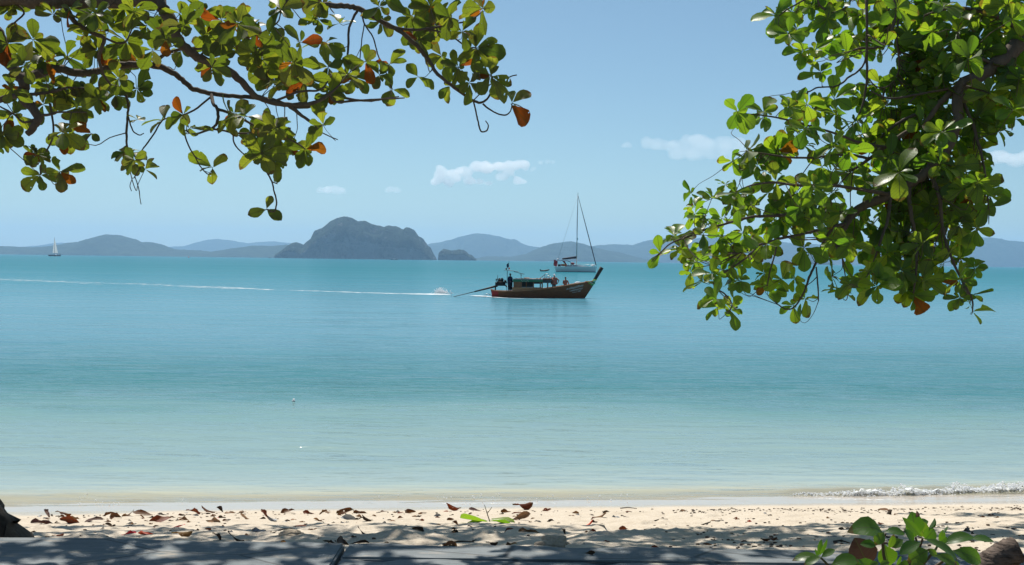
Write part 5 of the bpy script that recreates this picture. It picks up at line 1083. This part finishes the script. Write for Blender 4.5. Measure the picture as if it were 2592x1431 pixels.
LV = [(159,1309,42,'brown','tent','large arched brown leaf close to the trunk foot, topmost of that heap'),
 (119,1311,24,'purple','up','thin curled leaf pointing up between the trunk foot and the arched brown leaf'),
 (105,1324,62,'purple','flat','long flat purplish leaf with ragged edge just right of the trunk foot'),
 (172,1325,50,'redbrown','curl','crumpled red brown leaf in front of the large arched brown leaf'),
 (190,1315,28,'tan','curl','tan leaf with a dark tip beside the large arched brown leaf'),
 (240,1321,60,'purple','flat','broad flat purplish brown leaf right of the trunk foot heap'),
 (271,1307,26,'brown','curl','small brown leaf left of the twin brown leaves at the waterline'),
 (293,1313,40,'brown','curl','dark brown leaf, left one of the twin brown leaves at the waterline'),
 (323,1310,28,'brown','tent','hooked brown leaf, right one of the twin brown leaves at the waterline'),
 (363,1305,50,'brown','flat','wide brown leaf with drooping end next to the hooked brown leaf'),
 (412,1304,26,'dark','flat','small dark leaf lying alone left of the crumpled waterline leaf'),
 (405,1319,62,'redbrown','flat','wide red brown leaf pile below the small dark waterline leaf'),
 (468,1316,28,'tan','curl','curled tan leaf at the end of the wide red brown pile'),
 (487,1302,46,'redbrown','curl','big crumpled red brown leaf raised at the waterline'),
 (528,1299,36,'brown','tent','smooth humped brown leaf next to the big crumpled one'),
 (556,1298,20,'dark','up','small dark leaf standing upright like a fin at the waterline'),
 (559,1310,20,'red','flat','small bright red leaf below the upright fin leaf'),
 (540,1325,50,'tan','flat','flat pale leaf streaked with shade below the small red leaf'),
 (582,1300,26,'tan','flat','sandy tan leaf right of the upright fin leaf'),
 (625,1315,32,'tan','tent','pale tan leaf on sunlit sand between red leaves'),
 (673,1313,30,'redbrown','up','crimson leaf curling up beside a grey one'),
 (690,1320,28,'grey','tent','grey humped leaf touching the crimson upright leaf'),
 (727,1298,38,'brown','flat','brown leaf scrap near the water left of the twig'),
 (762,1332,36,'redbrown','flat','reddish leaf under the dappled shade left of the wall joint'),
 (783,1301,34,'redbrown','flat','flat red brown leaf beside the upright twig'),
 (818,1304,20,'tan','up','thin upright twig like leaf standing in the sand'),
 (873,1303,46,'brown','curl','big brown crumpled leaf above the wall joint'),
 (882,1318,48,'grey','curl','grey curled leaf below the brown one above the wall joint'),
 (912,1301,38,'brown','flat','long flat brown leaf right of the leaves above the wall joint'),
 (442,1341,46,'red','flat','vivid red leaf lying flat in the shade'),
 (328,1351,40,'red','curl','dark red leaf, left one of a touching pair in the shade'),
 (370,1353,42,'orange','flat','orange brown leaf, right one of a touching pair in the shade'),
 (147,1357,26,'redbrown','tent','dark red humped leaf against the wall near the trunk foot'),
 (461,1357,52,'ochre','tent','long ochre leaf lying near the wall in dappled light'),
 (549,1363,44,'dark','curl','dark brown leaf, first of two long leaves near the wall'),
 (600,1363,50,'dark','tent','dark smooth leaf, second of two long leaves near the wall'),
 (720,1378,24,'ochre','up','small brown leaf standing up behind the wall edge'),
 (398,1370,28,'redbrown','flat','thin red leaf lying close along the wall'),
 (655,1346,52,'grey','flat','grey dark leaf stretched out in mid shade'),
 (832,1374,40,'dark','flat','dark leaf near the wall left of the joint'),
 (868,1383,48,'dark','curl','dark crumpled leaf lying on top of the wall joint'),
 (1148,1294,38,'redbrown','tent','rounded red brown leaf standing proud on the sunlit sand'),
 (1128,1296,16,'orange','flat','small orange tip leaf touching the rounded red brown leaf'),
 (1323,1291,52,'redbrown','tent','wide mahogany leaf humped near the water in the middle'),
 (1384,1297,26,'redbrown','curl','crumpled red leaf right of the wide mahogany leaf'),
 (1040,1300,30,'brown','curl','brown scrap leaf on bright sand left of the rounded leaf'),
 (1070,1302,24,'purple','flat','small purplish leaf next to a brown scrap leaf'),
 (1203,1295,34,'purple','flat','thin flat leaf between the rounded and the mahogany leaves'),
 (1280,1300,26,'brown','curl','small brown leaf just above the green sprig'),
 (1310,1302,30,'redbrown','flat','red brown strip leaf above the tan curled leaf'),
 (1318,1317,50,'tan','curl','tan curled leaf right of the green sprig'),
 (1154,1331,20,'brown','up','tiny dark leaf standing up left of the green sprig'),
 (1482,1332,36,'orange','tent','orange red arched leaf alone on bright sand'),
 (1519,1315,30,'tan','tent','pale arched leaf alone above the orange red one'),
 (1496,1346,34,'redbrown','curl','dark red leaf in the shade edge below the orange red leaf'),
 (1520,1352,38,'grey','up','grey brown leaf raised like a sail in the shade edge'),
 (920,1353,32,'redbrown','tent','red brown humped leaf in the shade right of the wall joint'),
 (1000,1348,34,'redbrown','up','red brown leaf pointing up in deep shade'),
 (930,1321,30,'dark','tent','dark slate leaf humped in the shade above the wall joint'),
 (1056,1344,34,'dark','curl','dark pointed leaf in the central shade'),
 (1143,1347,34,'dark','curl','dark leaf at the sunlit margin left of the orange scrap'),
 (1287,1356,22,'redbrown','up','small red brown leaf at the shade margin'),
 (1340,1350,56,'tan','flat','long tan and red leaf along the shade margin'),
 (1426,1347,16,'dark','up','tiny black leaf stub standing in the sand'),
 (1580,1339,28,'redbrown','curl','red brown leaf beside the footprint mounds'),
 (1662,1386,34,'redbrown','curl','bright red brown leaf close to the wall right of the pale lump'),
 (1615,1394,36,'dark','flat','dark red leaf tucked against the wall edge'),
 (1245,1384,32,'dark','tent','dark oval leaf behind the wall left of the pale lump'),
 (1292,1384,36,'dark','curl','dark crumpled leaf next to the dark oval one'),
 (905,1374,60,'dark','flat','long dark leaf in deep shade right of the wall joint'),
 (1136,1386,42,'dark','curl','black crumpled leaf against the wall in the middle'),
 (1728,1293,24,'tan','flat','small tan leaf near the water beyond the footprint mounds'),
 (1946,1371,42,'brown','tent','boat shaped brown leaf on sunlit sand left of the shrub'),
 (1897,1322,20,'orange','flat','little orange brown leaf on clean sand'),
 (1790,1377,28,'brown','flat','brown leaf in the narrow shade near the wall'),
 (2237,1293,42,'tan','flat','long tan leaf by the water above the shrub'),
 (2247,1303,26,'dark','tent','dark humped leaf under the long tan leaf by the water'),
 (2183,1299,26,'dark','flat','dark flat leaf at the top edge of the right shade'),
 (2514,1304,20,'tan','flat','small tan leaf at the far right near the water'),
 (2448,1349,40,'dark','curl','dark crumpled leaf deep in the right shade')]
for i, (px, py, w, mt, sh, lb) in enumerate(LV): put_leaf(px, py, w, mt, sh, lb, 900 + i)
put_leaf(1493, 1402, 28, 'dark', 'curl', 'small dark leaf lying on top of the wall right of the pale lump', 990, surf=1.525)
rr = random.Random(77); scraps = []
for i in range(280):
    px = rr.choice((rr.uniform(80, 1700), rr.uniform(80, 700), rr.uniform(80, 950), rr.uniform(80, 950), rr.uniform(900, 1600), rr.uniform(1700, 2560))); py = rr.choice((rr.uniform(1297, 1375), rr.uniform(1297, 1326))) + (10 if px < 400 else 0)
    put_leaf(px, py, rr.uniform(9, 21), rr.choice(('brown', 'redbrown', 'tan', 'dark', 'grey')), rr.choice(('flat', 'curl')), 'small scrap of dry leaf lying on the beach sand', 1200 + i, 'small scraps of dry leaf')
# fine litter along the drift line: bits too small to pick apart
lt = MB(); rr = random.Random(31)
for i in range(900):
    px = rr.choice((rr.uniform(1700, 2592), rr.uniform(1700, 2592), rr.uniform(60, 2592))); py = (rr.gauss(1288, 3) + (2592-px)*.008 if rr.random() < .55 else rr.uniform(1292, 1388))
    p, d = sand_at(px, py); a = rr.uniform(0, 3.14); l = rr.uniform(.006, .022); lt.ball(p + Vector((0, 0, .004)), l, 5, 3, (1, rr.uniform(.3, .9), rr.uniform(.25, .5)))
o = lt.make('drift_litter', simple('litter', (0.14, 0.09, 0.06), (0.05, 0.035, 0.028), 0.9, 3), None, True); tag(o, 'fine dark bits of drift litter scattered over the sand', 'litter', kind='stuff')
tg = MB()
for (x0, y0, x1, y1, tlb) in ((1775,1329,1830,1321,'long bare twig on open sand left of the shrub'),(2110,1378,2150,1384,'bent twig on the sand just above the shrub tip'),(1570,1288,1612,1289,'flat straight twig near the water in the middle right'),(1120,1378,1200,1378,'dark stick in the shade left of the pale sand lump'),(690,1352,740,1340,'slanted twig in the shade left of the wall joint'),(1650,1318,1690,1313,'short twig just above the footprint mounds'),(2180,1384,2195,1391,'tiny twig between shrub and wall')):
    a, _ = sand_at(x0, y0); b, _ = sand_at(x1, y1); t_ = MB(); mid = (a+b)/2 + Vector((0, 0, .02)); t_.tube([a + Vector((0,0,.006)), mid, b + Vector((0,0,.008))], [.007, .006, .004], 5)
    o = t_.make('twig', MAT['bark_dark'], None, True); tag(o, tlb, 'twig', 'thin twigs on the sand')
# pale sandy lump at the wall
def rock(name, c, r, sc, mat, label, cat, seed, group=None):
    bm = bmesh.new(); bmesh.ops.create_icosphere(bm, subdivisions=4, radius=1)
    for v in bm.verts:
        n = float(fbm(np.array([v.co.x*1.9 + seed]), np.array([v.co.y*1.9 + v.co.z*1.3]), seed, 4)[0]) + .5*float(fbm(np.array([v.co.z*3 + seed]), np.array([v.co.x*3]), seed+5, 3)[0])
        v.co = Vector((v.co.x*sc[0], v.co.y*sc[1], v.co.z*sc[2])) * r * (1 + .45*n)
    me = bpy.data.meshes.new(name); bm.to_mesh(me); bm.free(); me.materials.append(mat); me.polygons.foreach_set('use_smooth', [True]*len(me.polygons))
    o = obj(name, me, loc=c); return tag(o, label, cat, group)
SL = simple('sand_lump', (0.50, 0.42, 0.32), (0.38, 0.31, 0.23), 0.95, 40, 0.1, bump=0.6)
p, d = sand_at(1400, 1386); rock('sand_lump', p + Vector((0, .05, .02)), .10, (1.15, .8, .42), SL, 'pale crusty sand lump sitting against the wall top in the middle', 'sand lump', 3)
p, d = sand_at(735, 1361); rock('sand_lump', p, .06, (1.5, .9, .6), SL, 'small crumbly sand lump in the shade above the wall left of the joint', 'sand lump', 8)
for px, py, w in ((2452,1334,.05),): pass
# green sprig fallen on the sand
gs = empty('leafy_sprig', sand_at(1240, 1322)[0], 'fresh green leafy sprig dropped on the bright sand', 'sprig')
b0 = gs.location
for i, (dx, dy, w, yaw, nz, mt) in enumerate(((-.10, .0, .24, 3.35, (0, -.2, 1), 'leaf_green'), (.02, -.02, .24, .1, (0, .45, .9), 'leaf_green'), (-.06, -.06, .30, 2.9, (.1, .3, 1), 'leaf_green'), (.05, .06, .27, -.35, (.1, -.4, .9), 'leaf_green'))):
    o = obj('leaf', leaf_mesh('fresh', i * 3, mt), gs); Mx = (basis(Vector((math.cos(yaw), math.sin(yaw), .02)), Vector(nz)) * w).to_4x4(); Mx.translation = Vector((dx*.3, dy, .03)); o.matrix_basis = Mx
m = MB(); m.tube([(0, 0, .02), (-.03, .02, .10), (-.06, .04, .19)], [.006, .005, .003], 5); m.tube([(-.03, .02, .10), (.02, .02, .17)], [.004, .003], 5); m.make('stem', MAT['stem'], gs, True)

# ------------------------------------------------------------------ shrub in the lower right corner
MAT['shrub_leaf'] = leaf_mat('shrub_leaf', [(0.0, (0.03, 0.10, 0.018)), (0.5, (0.05, 0.125, 0.028)), (1.0, (0.06, 0.13, 0.035))], [(0.0, (0.10, 0.28, 0.006)), (0.6, (0.18, 0.38, 0.01)), (1.0, (0.26, 0.44, 0.016))], (0.06, 0.11, 0.035), 0.45, rough=0.38)
MAT['dead_leaf'] = leaf_mat('dead_leaf', [(0.0, (0.13, 0.085, 0.07)), (1.0, (0.10, 0.06, 0.05))], [(0.0, (0.08, 0.035, 0.025)), (1.0, (0.07, 0.03, 0.02))], (0.16, 0.075, 0.055), 0.3, 0.7, 0.2, spots=.4)
zx = lambda x, y: (1990 + x * .2337, 1280 + y * .2337)
D0 = 4.6
sg = P(*zx(1250, 900), D0); sg.z = 1.44
shrub = empty('shrub', sg, 'low green shrub with broad glossy leaves in the near corner beside the driftwood', 'shrub')
def big_leaf(b, t, w, nrm, d=0, droop=0.15, mat='shrub_leaf', parent=shrub, org=sg, fold=.18, tipd=0, name='leaf', seed=0, roll=False):
    rr = random.Random(seed + int(b[0]) + int(t[1]))
    A = P(*zx(*b), D0 + d); B = P(*zx(*t), D0 + d + tipd); L = (B - A).length; wd = w * .2337 / F * (D0 + d)
    wv = CAMP - A; wv.normalize(); nv = Vector(nrm); X_ = basis(B - A, nv); v = []; uv = []; f = []
    ts = [0, .08, .25, .45, .65, .82, .94, 1]; ws = [.05, .18, .72, 1, .95, .66, .28, .03]
    for i, q in enumerate(ts):
        for cc in (-1, -.5, 0, .5, 1):
            hw = ws[i] * wd / 2 * (1 + rr.uniform(-.05, .05)); yy = cc * hw; z = abs(cc) * hw * (2.2 if roll else fold) + .03*hw*math.sin(9*q+cc*2)
            if roll: yy *= .35
            z += droop * L * (1 - (2*q-1)**2) 
            p_ = A + X_ @ Vector((q * L, yy, z)); v.append(p_ - org); uv.append((q, .5 + cc*.5*ws[i]))
    for i in range(len(ts) - 1):
        for j in range(4): f.append((i*5+j, (i+1)*5+j, (i+1)*5+j+1, i*5+j+1))
    return obj(name, mesh(name, v, f, MAT[mat], uv=uv), parent)
up = (0, -.2, 1); face = (0, -1, .35); back = (0, .55, .8)
for i, a in enumerate([((1050,300),(660,290),230,(0,-.75,.7),0,.32), ((1060,290),(965,425),120,(-.4,-.8,.2),-.05,.05), ((1060,285),(1290,310),120,(0,-.5,.8),.05,.1), ((1400,350),(1360,65),210,(.1,-1,.1),.1,.05), ((1470,345),(1258,128),90,(-.5,-.5,.6),-.05,.05),
   ((1500,350),(1420,150),150,(0,-1,.2),.15,.05), ((1500,370),(1600,250),160,(.2,-1,.3),.0,.08), ((1460,400),(1225,530),140,(-.2,-.75,.75),-.15,.12), ((1480,355),(1865,605),130,(.3,-.6,.8),-.2,.10), ((1690,430),(2040,345),150,(.1,-.55,.85),.05,.16), ((1990,360),(2250,390),110,(.1,-.5,.9),.12,.08),
   ((1790,490),(2110,620),190,(0,-.9,.5),-.1,.22), ((1540,480),(1320,610),190,(-.2,-.9,.4),-.1,.12), ((1110,470),(1168,310),80,(.2,-1,.2),-.05,.05), ((1270,370),(1140,455),110,(-.2,-.8,.6),-.02,.1), ((985,430),(800,420),100,(0,-.8,.6),.05,.12), ((375,565),(65,600),120,(0,-.55,.85),-.05,.15),
   ((375,565),(190,650),100,(-.2,-.6,.8),-.15,.1), ((355,550),(445,362),48,(.4,-.9,.2),.0,.05), ((350,545),(382,365),55,(-.3,-1,.1),.05,.05), ((345,555),(315,470),30,(0,-1,.2),.02,.0), ((380,560),(530,480),90,(.2,-.6,.8),.02,.1), ((480,650),(790,600),170,(0,-.7,.7),-.1,.2), ((760,575),(850,660),46,(.6,-.7,.5),-.25,.05),
   ((1190,650),(1245,545),46,(.5,-.9,.3),-.2,.05), ((1270,250),(1385,395),100,(.6,-.8,.1),.02,.05), ((900,655),(1000,620),70,(0,-.8,.6),-.25,.1), ((1010,650),(1120,615),70,(0,-.8,.6),-.25,.1), ((1060,420),(1110,660),220,(0,-1,.1),.1,.05), ((1640,560),(1530,470),80,(0,-.8,.5),-.1,.1), ((1600,540),(1850,640),120,(.2,-.8,.6),-.25,.1),
   ((1660,400),(1700,260),80,(.2,-1,.2),.05,.05), ((1650,410),(1740,340),80,(.4,-.8,.4),.0,.05), ((1420,210),(1540,170),90,(0,-.7,.7),.25,.1), ((1500,640),(1350,700),170,(0,-.8,.6),-.2,.15), ((1700,650),(1900,720),170,(0,-.8,.6),-.2,.15), ((1200,640),(1330,700),150,(0,-.8,.6),0,.15), ((700,640),(1000,690),170,(0,-.9,.4),0,.15)]):
    big_leaf(*a, seed=i)
big_leaf((1530,260),(1608,135),60,(.5,-.9,.3),0,.0, roll=True, name='leaf_bud'); big_leaf((1640,300),(1742,200),60,(.5,-.9,.3),0,.0, roll=True, name='leaf_bud'); big_leaf((1390,130),(1412,55),50,(.5,-.9,.3),.1,.0, mat='dead_leaf', roll=True, name='leaf_bud')
dl = empty('dead_leaf', P(*zx(860, 640), D0 + .18), 'large reddish brown dead leaf caught upright behind the green shrub', 'leaf')
big_leaf((900,680),(740,350),330,(-.1,-1,.25),.18,.06, mat='dead_leaf', parent=dl, org=dl.location, name='blade'); m = MB(); a_ = P(*zx(900,680), D0+.18) - dl.location; m.tube([a_ + Vector((.02, 0, -.06)), a_], .004, 5); m.make('stalk', MAT['stem'], dl, True)
for pts in ([(1080,300),(1045,380),(1050,470),(1062,560),(1100,700),(1160,1000),(1240,1500)], [(1400,340),(1410,400),(1380,520),(1300,640),(1270,800),(1255,1500)], [(365,560),(420,610),(520,720),(800,1000),(1230,1500)], [(1660,400),(1600,500),(1480,640),(1330,900),(1255,1500)], [(1480,350),(1450,440),(1390,560),(1300,800),(1250,1500)], [(1780,490),(1700,600),(1500,800),(1262,1500)]):
    cp, cr = catmull([P(*zx(*q_), D0 + .02) for q_ in pts], list(np.linspace(.004, .010, len(pts))), 4); m = MB(); m.tube([c - sg for c in cp], cr, 6); m.make('stem', MAT['stem'], shrub, True)
# driftwood
dp = [(2300,2350),(2180,1500),(2150,1000),(2160,720),(2260,610),(2400,520),(2500,480)]
d3 = [P(*zx(*q_), 4.9) for q_ in dp]; d3[0].z = 1.42
cp, cr = catmull(d3, [.075, .07, .066, .064, .062, .060, .058], 7); v, f = tube(cp, cr, 16, True, .10, random.Random(6))
o = obj('driftwood', mesh('driftwood', v, f, MAT['drift'] if 'drift' in MAT else simple('drift', (0.17, 0.13, 0.105), (0.05, 0.038, 0.03), 0.9, 16, 0.15, (1, 1, 4), 0.8))); tag(o, 'rough brown driftwood branch with broken end beside the green shrub', 'driftwood')
